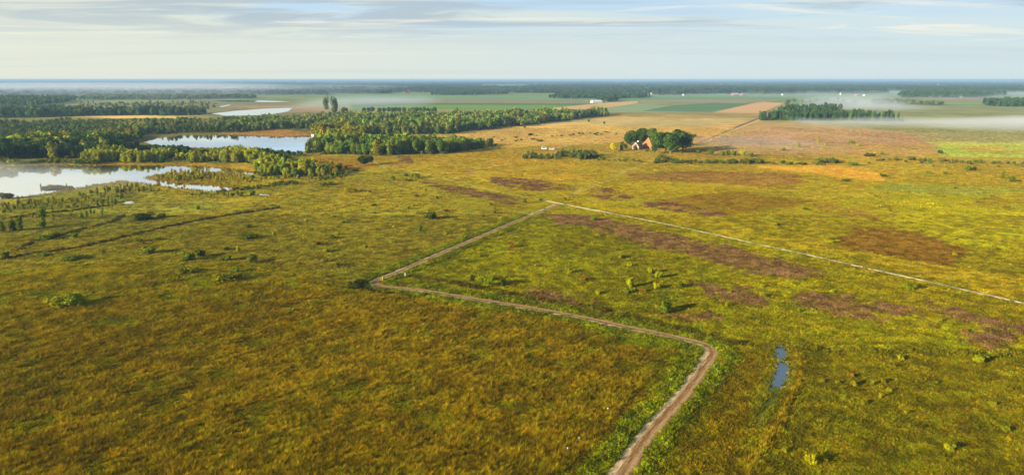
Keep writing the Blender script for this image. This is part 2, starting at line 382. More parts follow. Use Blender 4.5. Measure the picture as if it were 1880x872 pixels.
# ------------------------------------------------------------------ the ground: one sheet from under the camera to the horizon
def build_ground():
    ys = [45.0]
    while ys[-1] < 60000: ys.append(ys[-1]*1.0085 + 0.12)
    ys = np.array(ys); ns = 520
    s = np.linspace(-1.25, 1.25, ns)
    Yg, Sg = np.meshgrid(ys, s, indexing='ij')
    X = (Sg*(Yg + 70)).ravel(); Y = Yg.ravel()
    nr = len(ys)
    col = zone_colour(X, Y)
    idx = np.arange(nr*ns).reshape(nr, ns)
    faces = np.stack([idx[:-1, :-1].ravel(), idx[:-1, 1:].ravel(), idx[1:, 1:].ravel(), idx[1:, :-1].ravel()], 1)
    verts = np.stack([X, Y, np.zeros_like(X)], 1)
    # plain surroundings outside the fan, behind and beside
    B = 60000.0; n0 = len(verts)
    extra = np.array([(-B, -B, 0), (B, -B, 0), (B*1.3, 45, 0), (-B*1.3, 45, 0), (X[0], 45, 0), (X[ns-1], 45, 0), (-B*1.3, ys[-1], 0), (B*1.3, ys[-1], 0)])
    verts = np.concatenate([verts, extra]); col = np.concatenate([col, np.tile(A(124, 106, 30), (8, 1))])
    e = n0
    faces = np.concatenate([faces, np.array([(e, e+1, e+5, e+4), (e, e+4, e+3, e), (e+1, e+2, e+5, e+1), (e+3, e+4, idx[-1, 0], e+6), (e+5, e+2, e+7, idx[-1, -1])], np.int64)])
    f4 = faces; deg = (f4[:, 0] == f4[:, 3])
    me = bpy.data.meshes.new('ground')
    me.from_pydata([], [], [])
    tri = np.concatenate([f4[~deg][:, [0, 1, 2]], f4[~deg][:, [0, 2, 3]], f4[deg][:, [0, 1, 2]]])
    me = mesh_np('ground', verts, tri, M_GROUND)
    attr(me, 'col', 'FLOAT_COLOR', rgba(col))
    o = link(bpy.data.objects.new('ground', me)); tag(o, 'flat heath and bog grassland reaching to the horizon', 'ground', kind='structure')
build_ground()

# ------------------------------------------------------------------ water
def water_mat():
    m, nt, N, L = newmat('lake_water')
    out = N('ShaderNodeOutputMaterial'); d = N('ShaderNodeBsdfDiffuse'); d.inputs[0].default_value = (0.02, 0.028, 0.03, 1)
    b = N('ShaderNodeBsdfGlossy'); b.inputs['Roughness'].default_value = 0.02; b.inputs[0].default_value = (1, 1, 1, 1)
    fr = N('ShaderNodeFresnel'); fr.inputs[0].default_value = 7.0
    mx = N('ShaderNodeMixShader'); L(fr.outputs[0], mx.inputs[0]); L(d.outputs[0], mx.inputs[1]); L(b.outputs[0], mx.inputs[2]); L(mx.outputs[0], out.inputs[0])
    g = N('ShaderNodeNewGeometry')
    f, r = noise_range(N, L, g.outputs['Position'], 0.35, 0, 1, 3)
    bp = N('ShaderNodeBump'); bp.inputs['Strength'].default_value = 0.02; bp.inputs['Distance'].default_value = 0.02; L(r, bp.inputs['Height']); L(bp.outputs[0], b.inputs['Normal'])
    return m
M_WATER = water_mat()
def ragged(poly, step, amp):
    out = []; n = len(poly)
    for i in range(n):
        a, b = poly[i], poly[(i+1) % n]; k = max(1, int(np.linalg.norm(b-a)/step))
        for j in range(k): out.append(a + (b-a)*j/k)
    out = np.array(out)
    out[:, 0] += (fbm(out[:, 0], out[:, 1], 12, 3, 6)-.5)*2*amp; out[:, 1] += (fbm(out[:, 0], out[:, 1], 12, 3, 7)-.5)*2*amp
    return out
def sheet(name, poly, z, mat, **kw):
    me = mesh_py(name, [(x, y, z) for x, y in poly], [tuple(range(len(poly)))], mat)
    o = link(bpy.data.objects.new(name, me)); tag(o, **kw); return o
LK = {'near': 'bright lake at left edge with a tapering peninsula in it', 'middle': 'bright lake behind the birch belt with white hide on its bank',
      'far': 'narrow bright lake beyond the wood left of centre', 'farthest': 'thin silver water strip farthest away on the left'}
for k, poly in LAKES_W.items():
    big = k in ('near', 'middle')
    sheet('lake', ragged(poly, 5 if big else 12, 1.5 if big else 3), 0.06, M_WATER, label=LK[k], cat='lake', kind='structure')
PL = {'scrub_pool': 'small bright pool among scrub left of the heath', 'heath_pool': 'small bright pool at the edge of the heath grass', 'thin_pool': 'thin bright pool among scrub behind the middle lake', 'brook': 'short glinting brook between the two far lakes'}
for k, poly in POOLS_W.items(): sheet('pool', ragged(poly, 3, .6), 0.06, M_WATER, label=PL[k], cat='pool', kind='structure')
def ditch_mat():
    m, nt, N, L = newmat('ditch_water')
    out = N('ShaderNodeOutputMaterial'); b = N('ShaderNodeBsdfPrincipled')
    b.inputs['Base Color'].default_value = (0.012, 0.02, 0.03, 1); b.inputs['Roughness'].default_value = 0.04; b.inputs['IOR'].default_value = 2.1
    d = N('ShaderNodeBsdfDiffuse'); d.inputs[0].default_value = (*A(84, 94, 30), 1)
    dk = N('ShaderNodeValToRGB'); nn = N('ShaderNodeTexNoise'); nn.inputs['Scale'].default_value = 1.3; nn.inputs['Detail'].default_value = 6; nn.inputs['Roughness'].default_value = .7
    L(nn.outputs[0], dk.inputs[0]); dk.color_ramp.elements[0].position = .35; dk.color_ramp.elements[0].color = (*A(52, 60, 26), 1); dk.color_ramp.elements[1].position = .65; dk.color_ramp.elements[1].color = (*A(112, 118, 30), 1); L(dk.outputs[0], d.inputs[0])
    g = N('ShaderNodeNewGeometry'); sp = N('ShaderNodeSeparateXYZ'); L(g.outputs['Position'], sp.inputs[0])
    f, r = noise_range(N, L, g.outputs['Position'], 0.9, 0, 1, 5, 0.6, 0.5, 0.58)
    # duckweed covers the near end of the ditch
    y0 = gnd(1420, 722)[1]
    mr = N('ShaderNodeMapRange'); L(sp.outputs[1], mr.inputs[0]); mr.inputs[1].default_value = y0-2; mr.inputs[2].default_value = y0+4; mr.inputs[3].default_value = 0.95; mr.inputs[4].default_value = 0.35
    mm = N('ShaderNodeMath'); mm.operation = 'GREATER_THAN'; L(mr.outputs[0], mm.inputs[0])
    n2 = N('ShaderNodeTexNoise'); n2.inputs['Scale'].default_value = 0.8; n2.inputs['Detail'].default_value = 5; L(g.outputs['Position'], n2.inputs['Vector']); L(n2.outputs[0], mm.inputs[1])
    mx = N('ShaderNodeMixShader'); L(mm.outputs[0], mx.inputs[0]); L(b.outputs[0], mx.inputs[1]); L(d.outputs[0], mx.inputs[2]); L(mx.outputs[0], out.inputs[0])
    return m
sheet('ditch_water', ragged(DITCH_W, .8, .5), 0.05, ditch_mat(), label='open ditch with blue water and green duckweed beside the sand track', cat='ditch', kind='structure')
me = mesh_py('islet', [(x, y, 0.25) for x, y in ragged(ISLET_W, 3, .8)], [tuple(range(len(ragged(ISLET_W, 3, .8))))], solid('peat', A(96, 88, 36), .95, .3, .6))
tag(link(bpy.data.objects.new('islet', me)), 'low grassy islet lying in the lake at left edge', 'islet', kind='structure')

# ------------------------------------------------------------------ tracks, path, trails
def strip(name, line, prof, mat, wob=0.0, wsc=4.0, **kw):
    """prof: list of (offset, height); the outer points wander by wob"""
    n = len(line); k = len(prof); t = np.gradient(line, axis=0); t /= np.linalg.norm(t, axis=1)[:, None]; nrm = np.stack([t[:, 1], -t[:, 0]], 1)
    V = []; U = []; s = np.concatenate([[0], np.cumsum(np.linalg.norm(np.diff(line, axis=0), axis=1))])
    for j, (o_, h_) in enumerate(prof):
        w = o_ + ((fbm(s, s*0+j*3.3, wsc, 3, 8)-.5)*2*wob if j in (0, k-1) else 0)
        p = line + nrm*(w*np.ones(n))[:, None]
        V.append(np.concatenate([p, np.full((n, 1), h_)], 1)); U.append(np.stack([np.full(n, o_), s, np.zeros(n)], 1))
    V = np.stack(V, 1).reshape(-1, 3); U = np.stack(U, 1).reshape(-1, 3)
    idx = np.arange(n*k).reshape(n, k)
    f = np.stack([idx[:-1, :-1].ravel(), idx[:-1, 1:].ravel(), idx[1:, 1:].ravel(), idx[1:, :-1].ravel()], 1)
    me = mesh_np(name, V, f, mat); attr(me, 'su', 'FLOAT_VECTOR', U.astype(np.float32))
    return tag(link(bpy.data.objects.new(name, me)), **kw)
def track_mat():
    m, nt, N, L = newmat('sand_track')
    out = N('ShaderNodeOutputMaterial'); d = N('ShaderNodeBsdfDiffuse'); L(d.outputs[0], out.inputs[0])
    a = N('ShaderNodeAttribute'); a.attribute_name = 'su'; sp = N('ShaderNodeSeparateXYZ'); L(a.outputs['Vector'], sp.inputs[0])
    mp = N('ShaderNodeMapping'); L(a.outputs['Vector'], mp.inputs[0]); mp.inputs['Scale'].default_value = (2.6, 0.22, 1)
    f, r = noise_range(N, L, mp.outputs[0], 1.0, -1, 1, 6, 0.65, .25, .75)
    ad = N('ShaderNodeMath'); ad.operation = 'MULTIPLY_ADD'; L(f, ad.inputs[0]); ad.inputs[1].default_value = 0.75; L(sp.outputs[0], ad.inputs[2])
    mr = N('ShaderNodeMapRange'); L(ad.outputs[0], mr.inputs[0]); mr.inputs[1].default_value = -2.1; mr.inputs[2].default_value = 7.0
    cr = N('ShaderNodeValToRGB'); L(mr.outputs[0], cr.inputs[0]); el = cr.color_ramp.elements
    pale, mid, dark = (*A(224, 196, 150), 1), (*A(172, 140, 96), 1), (*A(116, 78, 46), 1)
    el[0].position = 0.0; el[0].color = (*A(150, 126, 80), 1); el[1].position = 1.0; el[1].color = mid
    for p_, c_ in ((.1, (*A(200, 174, 130), 1)), (.22, dark), (.34, mid), (.45, dark), (.6, dark), (.7, pale), (.82, pale), (.92, (*A(196, 160, 116), 1))):
        e = el.new(p_); e.color = c_
    f2, r2 = noise_range(N, L, a.outputs['Vector'], 1.6, 0.75, 1.25, 5, 0.65)
    L(vmul(N, L, cr.outputs[0], f2), d.inputs[0])
    bp = N('ShaderNodeBump'); bp.inputs['Strength'].default_value = 0.5; bp.inputs['Distance'].default_value = 0.25; L(r, bp.inputs['Height']); L(bp.outputs[0], d.inputs['Normal'])
    return m
strip('sand_track', TRACK, [(-1.95, .02), (-1.5, .07), (-1.0, .03), (-.4, .1), (.3, .1), (.9, .03), (1.5, .08), (1.95, .02)], track_mat(), .35,
      label='rutted brown and pale sand track running up the middle with two sharp bends', cat='track', kind='structure')
strip('cycle_path', PATH, [(-.75, .012), (-.65, .06), (0, .075), (.65, .06), (.75, .012)], solid('pale_concrete', A(198, 182, 146), .9, .3, .12), .3, 5,
      label='narrow whitish path crossing the heath diagonally', cat='path', kind='structure')
strip('sand_path', PATH_OLD, [(-.6, .03), (-.3, .05), (.3, .05), (.6, .03)], solid('pale_sand', A(176, 154, 84), .95, .3, .1), .4, 8,
      label='faint sandy path leading from the junction towards the central wood', cat='path', kind='structure')
def trail(name, pts, w, c, label, z=0.03):
    l = spline([gnd(*p) for p in pts], 6.0)
    strip(name, l, [(-w/2, z), (-w*.2, z+.02), (w*.2, z+.02), (w/2, z)], solid(name+'_turf', A(*c), .95, .25, .12), w*.2, 12, label=label, cat='trail', kind='structure')
trail('grass_trail', [(1034, 362), (1060, 352), (1110, 332), (1150, 314), (1192, 297), (1214, 288)], 5.0, (172, 146, 40), 'pale grassy trail running from the white path towards the farm')
trail('grass_trail', [(1020, 272), (1080, 258), (1130, 246), (1176, 237), (1222, 228)], 6.0, (190, 160, 84), 'pale trail across golden grass from the parked vehicles')
trail('peat_road', [(1284, 263), (1320, 248), (1352, 234), (1392, 218)], 6.0, (104, 76, 52), 'dark straight road receding right of the farm')
trail('grass_trail', [(1292, 262), (1328, 247.6), (1362, 233), (1400, 218)], 4.0, (196, 164, 96), 'pale verge trail beside the dark straight road', .05)
trail('grass_trail', [(1682, 244), (1700, 260), (1716, 271), (1738, 286), (1790, 294), (1900, 297)], 6.0, (160, 140, 74), 'pale trail past the bright green meadow')
trail('farm_lane', [(1100, 280), (1160, 283.5), (1280, 285), (1420, 288), (1560, 291), (1720, 295), (1900, 300)], 3.0, (150, 142, 60), 'grassy lane running in front of the farm')
trail('grass_trail', [(830, 332), (880, 312), (930, 296), (990, 284), (1030, 276)], 7.0, (182, 144, 58), 'faint golden trail from path to parked vehicles')
trail('peat_trail', [(0, 476), (60, 467), (160, 453), (250, 431), (330, 413), (410, 398), (520, 381)], 2.8, (84, 64, 30), 'dark peat trail cutting across the left heath')
trail('peat_trail', [(640, 520), (700, 503), (760, 478), (860, 437), (940, 403)], 2.0, (150, 136, 24), 'worn grassy trail along the left of the sand track')

# ------------------------------------------------------------------ crop fields beyond the heath
def field_mat(name, c, sx=0.004, sy=0.05, amt=.14):
    m, nt, N, L = newmat(name)
    out = N('ShaderNodeOutputMaterial'); d = N('ShaderNodeBsdfDiffuse'); L(d.outputs[0], out.inputs[0])
    g = N('ShaderNodeNewGeometry'); mp = N('ShaderNodeMapping'); L(g.outputs['Position'], mp.inputs[0]); mp.inputs['Scale'].default_value = (sx, sy, 1)
    f, r = noise_range(N, L, mp.outputs[0], 1.0, 1-amt, 1+amt, 4)
    rgb = N('ShaderNodeRGB'); rgb.outputs[0].default_value = (*[float(v) for v in A(*c)], 1)
    L(vmul(N, L, rgb.outputs[0], f), d.inputs[0]); return m
FIELDS = [
 ([(655, 205.5), (660, 198), (964, 204), (1020, 197), (1060, 193.5), (760, 193), (640, 198)], (112, 150, 52), 'bright green field behind the row of round trees'),
 ([(650, 197.6), (760, 192.8), (1060, 193.3), (1084, 190.6), (900, 190), (700, 190), (640, 193)], (84, 128, 58), 'darker green field strip beyond the bright green field'),
 ([(640, 192), (700, 189.8), (900, 189.8), (1085, 190.3), (1100, 186.5), (900, 184), (650, 184.5)], (142, 126, 88), 'brownish stubble strip across the far fields'),
 ([(640, 184), (900, 183.6), (1090, 185), (1095, 179), (900, 175), (660, 172), (600, 176)], (116, 146, 84), 'pale green far field under the dark wood line'),
 ([(963, 205), (1040, 206.4), (1110, 200), (1170, 190), (1172, 186), (1120, 188.6), (1050, 195)], (208, 158, 92), 'wedge of ripe orange stubble running to the white barn'),
 ([(1045, 206.6), (1300, 207.6), (1330, 203), (1250, 195.5), (1170, 191)], (134, 152, 94), 'pale green meadow wedge right of the stubble wedge'),
 ([(1178, 204.5), (1305, 206), (1378, 190.6), (1300, 190), (1235, 194)], (92, 128, 78), 'blue green crop field left of the orange field'),
 ([(1308, 207.6), (1396, 208.4), (1440, 190), (1400, 187.4), (1384, 190)], (212, 154, 90), 'orange stubble field left of the dark wood block'),
 ([(1172, 188.5), (1300, 189.4), (1420, 186.8), (1440, 184), (1300, 183), (1180, 184)], (152, 136, 96), 'brown fallow strip above the crop field'),
 ([(1100, 183.5), (1300, 182.6), (1540, 183), (1640, 181), (1600, 175), (1300, 174), (1130, 178)], (110, 146, 84), 'wide pale green field below the far farms'),
 ([(1566, 192), (1890, 194), (1890, 188.5), (1790, 187), (1600, 186)], (122, 156, 76), 'green pasture beside the red roofed farm at right'),
 ([(1720, 186.5), (1860, 187.5), (1850, 180.5), (1730, 180)], (154, 128, 84), 'brown field behind the red roofed farm'),
]
for i, (p_, c_, l_) in enumerate(FIELDS):
    sheet('crop_field', wpoly(p_), 0.15 + 0.03*i, field_mat('field_turf', tuple(.72*q + .28*sum(c_)/3 for q in c_), .004, .05, .2), label=l_, cat='field', kind='structure')

# ------------------------------------------------------------------ plant shapes
def leaf_cloud(rng, lobes, n, size, flat=0.35, fill=0.25):
    """n leaf sprays on and inside ellipsoid lobes; returns quads and one tint for each spray"""
    w = np.array([l[3]*l[4] for l in lobes]); w = w/w.sum()
    li = rng.choice(len(lobes), n, p=w); L_ = np.array(lobes)[li]
    d = rng.normal(size=(n, 3)); d /= np.linalg.norm(d, axis=1)[:, None]
    r = np.where(rng.random(n) < fill, rng.random(n)**.5*.85, 0.86 + 0.2*rng.random(n))
    c = L_[:, :3] + d*r[:, None]*np.stack([L_[:, 3], L_[:, 3], L_[:, 4]], 1)
    nr = d + rng.normal(size=(n, 3))*0.5; nr[:, 2] += flat*.6; nr /= np.linalg.norm(nr, axis=1)[:, None]
    a = np.cross(nr, rng.normal(size=(n, 3))); a /= np.linalg.norm(a, axis=1)[:, None]; b = np.cross(nr, a)
    s = size*(0.55 + 0.9*rng.random(n))[:, None]
    q = np.stack([c - a*s, c - b*s*.7, c + a*s*1.05, c + b*s*.7], 1)
    q += rng.normal(size=q.shape)*size*.16
    lt = rng.random(len(lobes))
    tint = np.clip(0.5*lt[li] + 0.5*rng.random(n), 0, 1)
    return q.reshape(-1, 3), tint
def crown_mesh(name, rng, lobes, n, size, mat, **kw):
    v, t = leaf_cloud(rng, lobes, n, size, **kw)
    v[:, 2] = np.maximum(v[:, 2], 0.01)
    f = np.arange(len(v)).reshape(-1, 4)
    me = mesh_np(name, v, f, mat); attr(me, 'tint', 'FLOAT', np.repeat(t, 1).astype(np.float32), 'FACE'); return me
def tube(pts, rad, seg=6):
    V = []; Fc = []
    for i, (p, r) in enumerate(zip(pts, rad)):
        for k in range(seg): a = 2*math.pi*k/seg; V.append((p[0]+r*math.cos(a), p[1]+r*math.sin(a), p[2]))
    for i in range(len(pts)-1):
        for k in range(seg): Fc.append((i*seg+k, i*seg+(k+1) % seg, (i+1)*seg+(k+1) % seg, (i+1)*seg+k))
    return V, Fc
def trunk_mesh(name, rng, h0, r0, limbs, mat, top=.8):
    V, Fc = tube([(0, 0, -0.02), (0.01, 0, h0*.5), (.015, .01, h0), (.0, .02, top)], [r0*1.3, r0, r0*.75, r0*.2])
    for i in range(limbs):
        a = 2*math.pi*(i+rng.random()*.5)/limbs; z0 = h0*(.75+.5*rng.random()); ln = .18+.16*rng.random()
        p = [(0.01, 0, z0), (math.cos(a)*ln*.5, math.sin(a)*ln*.5, z0+ln*.5), (math.cos(a)*ln, math.sin(a)*ln, z0+ln*1.1)]
        v, f = tube(p, [r0*.5, r0*.35, r0*.1], 5); o = len(V); V += v; Fc += [tuple(q+o for q in ff) for ff in f]
    return mesh_py(name, V, Fc, mat)
def lobes_for(kind, rng):
    """unit tree: height 1, crown width about 1 (scaled on placing)"""
    L_ = []
    if kind == 'oak':
        for i in range(11):
            a = rng.random()*6.28; r = .30*rng.random()**.5; z = .34+.44*rng.random(); k = .15+.09*rng.random()
            L_.append((r*math.cos(a), r*math.sin(a), z, k, k*.85))
        L_.append((0, 0, .52, .36, .36))
    elif kind == 'birch':
        for i in range(12):
            z = .18+.70*(i/11.); r = .30*math.sin(math.pi*min(1, (1.04-z)*1.12))**.8; a = rng.random()*6.28; k = .12+.09*rng.random()
            L_.append((r*.62*math.cos(a), r*.62*math.sin(a), z, k*(1.25-.5*z)*1.35, k*.95))
        L_.append((0, 0, .5, .2, .38))
    elif kind == 'pine':
        for i in range(10):
            z = .22+.68*(i/9.); a = rng.random()*6.28; k = (.27-.18*z)
            L_.append((.14*math.cos(a), .14*math.sin(a), z, k*1.25, .11))
        L_.append((0, 0, .5, .13, .42))
    elif kind == 'bush':
        for i in range(9):
            a = rng.random()*6.28; r = .36*rng.random()**.5; z = .2+.6*rng.random()*(1.1-r*1.5); k = .11+.13*rng.random()
            L_.append((r*math.cos(a), r*math.sin(a), z, k, k*1.05))
        L_.append((.04, -.03, .34, .27, .32))
    elif kind == 'shrub':      # low, wide and broken
        for i in range(9):
            a = rng.random()*6.28; r = .40*rng.random()**.5; z = .2+.4*rng.random(); k = .12+.12*rng.random()
            L_.append((r*math.cos(a), r*math.sin(a), z*.9, k, k*1.5))
        for i in range(5):
            a = rng.random()*6.28; L_.append((.25*math.cos(a), .25*math.sin(a), .16, .2, .22))
    return L_
KINDS = ('oak', 'birch', 'pine', 'bush', 'shrub')
CROWN, STEM, LOW = {}, {}, {}
for kd in KINDS:
    rr_ = np.random.default_rng(hash_ := {'oak': 1, 'birch': 2, 'pine': 3, 'bush': 4, 'shrub': 5}[kd])
    CROWN[kd] = []; STEM[kd] = []; LOW[kd] = []
    for v_ in range(4):
        lb = lobes_for(kd, rr_)
        n_ = {'oak': 2600, 'birch': 1300, 'pine': 1300, 'bush': 1000, 'shrub': 800}[kd]; s_ = {'oak': .034, 'birch': .042, 'pine': .036, 'bush': .052, 'shrub': .055}[kd]
        CROWN[kd].append(crown_mesh('crown', rr_, lb, n_, s_, M_LEAF))
        LOW[kd].append(crown_mesh('leaves_%s_%d' % (kd, v_), rr_, lb, n_//5, s_*2.0, M_LEAF_I))
        STEM[kd].append(trunk_mesh('trunk', rr_, {'oak': .3, 'birch': .3, 'pine': .4, 'bush': .15, 'shrub': .1}[kd], {'oak': .035, 'birch': .022, 'pine': .022, 'bush': .03, 'shrub': .03}[kd], {'oak': 6, 'birch': 4, 'pine': 3, 'bush': 4, 'shrub': 4}[kd], M_TRUNK_B if kd == 'birch' else M_TRUNK, .8 if kd not in ('bush', 'shrub') else .5))
TREE_NAME = {'oak': 'oak_tree', 'birch': 'birch_tree', 'pine': 'pine_tree', 'bush': 'birch_bush', 'shrub': 'willow_shrub'}
TREE_CAT = {'oak': 'tree', 'birch': 'tree', 'pine': 'tree', 'bush': 'bush', 'shrub': 'shrub'}
LEAFC = {'oak': (66, 84, 22), 'birch': (104, 108, 26), 'pine': (58, 80, 36), 'bush': (98, 106, 18), 'shrub': (94, 104, 22)}
def tree(kind, x, y, h, w, label, group=None, c=None, cat=None, name=None, z=0.0):
    v = random.randrange(4)
    root = link(bpy.data.objects.new(name or TREE_NAME[kind], None)); root.empty_display_size = .5
    root.location = (x, y, z); root.rotation_euler = (0, 0, random.random()*6.28); root.scale = (w, w*(.85+.3*random.random()), h)
    tag(root, label, cat or TREE_CAT[kind], group)
    cc = A(*(c or LEAFC[kind])) * (0.72+.5*random.random()) * np.array([.88+.24*random.random(), 1, 1])
    cr = link(bpy.data.objects.new('crown', CROWN[kind][v])); cr.parent = root; cr.color = (*[float(q) for q in cc], 1)
    st = link(bpy.data.objects.new('trunk', STEM[kind][v])); st.parent = root
    return root

# ------------------------------------------------------------------ scattering (only for what nobody could count)
def proto_collection(name, meshes):
    c = bpy.data.collections.new(name)
    for i, me in enumerate(meshes): c.objects.link(bpy.data.objects.new('%s_%02d' % (name, i), me))
    return c
def scatter_tree(coll):
    nt = bpy.data.node_groups.new('scatter_'+coll.name, 'GeometryNodeTree')
    nt.interface.new_socket('Geometry', in_out='INPUT', socket_type='NodeSocketGeometry'); nt.interface.new_socket('Geometry', in_out='OUTPUT', socket_type='NodeSocketGeometry')
    N = nt.nodes.new; L = nt.links.new
    gi, go = N('NodeGroupInput'), N('NodeGroupOutput')
    ci = N('GeometryNodeCollectionInfo'); ci.inputs['Collection'].default_value = coll; ci.inputs['Separate Children'].default_value = True; ci.inputs['Reset Children'].default_value = True
    ip = N('GeometryNodeInstanceOnPoints'); ip.inputs['Pick Instance'].default_value = True
    def na(n, t):
        a = N('GeometryNodeInputNamedAttribute'); a.data_type = t; a.inputs['Name'].default_value = n; return a.outputs['Attribute']
    L(gi.outputs[0], ip.inputs['Points']); L(ci.outputs[0], ip.inputs['Instance'])
    L(na('pid', 'INT'), ip.inputs['Instance Index']); L(na('rot', 'FLOAT_VECTOR'), ip.inputs['Rotation']); L(na('scl', 'FLOAT_VECTOR'), ip.inputs['Scale'])
    L(ip.outputs[0], go.inputs[0]); return nt
def scatter(name, nt, pts, rot, scl, col, pid, **kw):
    me = bpy.data.meshes.new(name); n = len(pts); me.vertices.add(n); me.vertices.foreach_set('co', np.asarray(pts, np.float32).ravel())
    attr(me, 'rot', 'FLOAT_VECTOR', np.asarray(rot, np.float32)); attr(me, 'scl', 'FLOAT_VECTOR', np.asarray(scl, np.float32))
    attr(me, 'col', 'FLOAT_COLOR', rgba(np.asarray(col))); attr(me, 'pid', 'INT', np.asarray(pid, np.int32))
    me.update(); o = link(bpy.data.objects.new(name, me)); m = o.modifiers.new('scatter', 'NODES'); m.node_group = nt
    return tag(o, kind='stuff', **kw)
WOOD_NT = scatter_tree(proto_collection('wood_shape', [LOW[k][v] for k in KINDS for v in range(4)]))
KIDX = {k: i*4 for i, k in enumerate(KINDS)}
def rots(n): return np.stack([RNG.normal(size=n)*.04, RNG.normal(size=n)*.04, RNG.random(n)*6.283], 1)

# ------------------------------------------------------------------ woods
def in_poly_points(poly, spacing, warp=0.0):
    lo, hi = poly.min(0), poly.max(0)
    nx = max(1, int((hi[0]-lo[0])/spacing)+1); ny = max(1, int((hi[1]-lo[1])/spacing)+1)
    gx, gy = np.meshgrid(np.arange(nx), np.arange(ny)); n = gx.size
    x = lo[0] + (gx.ravel()+RNG.random(n))*spacing; y = lo[1] + (gy.ravel()+RNG.random(n))*spacing
    k = sdist(x + (fbm(x, y, 38, 3, 15)-.5)*warp, y + (fbm(x, y, 38, 3, 16)-.5)*warp*1.6, poly) > 0
    if warp: k &= fbm(x, y, 22, 3, 17) > .33
    return x[k], y[k]
BIRCH_Y, BIRCH_G, OAK_D, OAK_G, PINE_D, PINE_G = (142, 144, 28), (116, 128, 36), (62, 84, 28), (92, 112, 32), (62, 88, 42), (86, 108, 46)
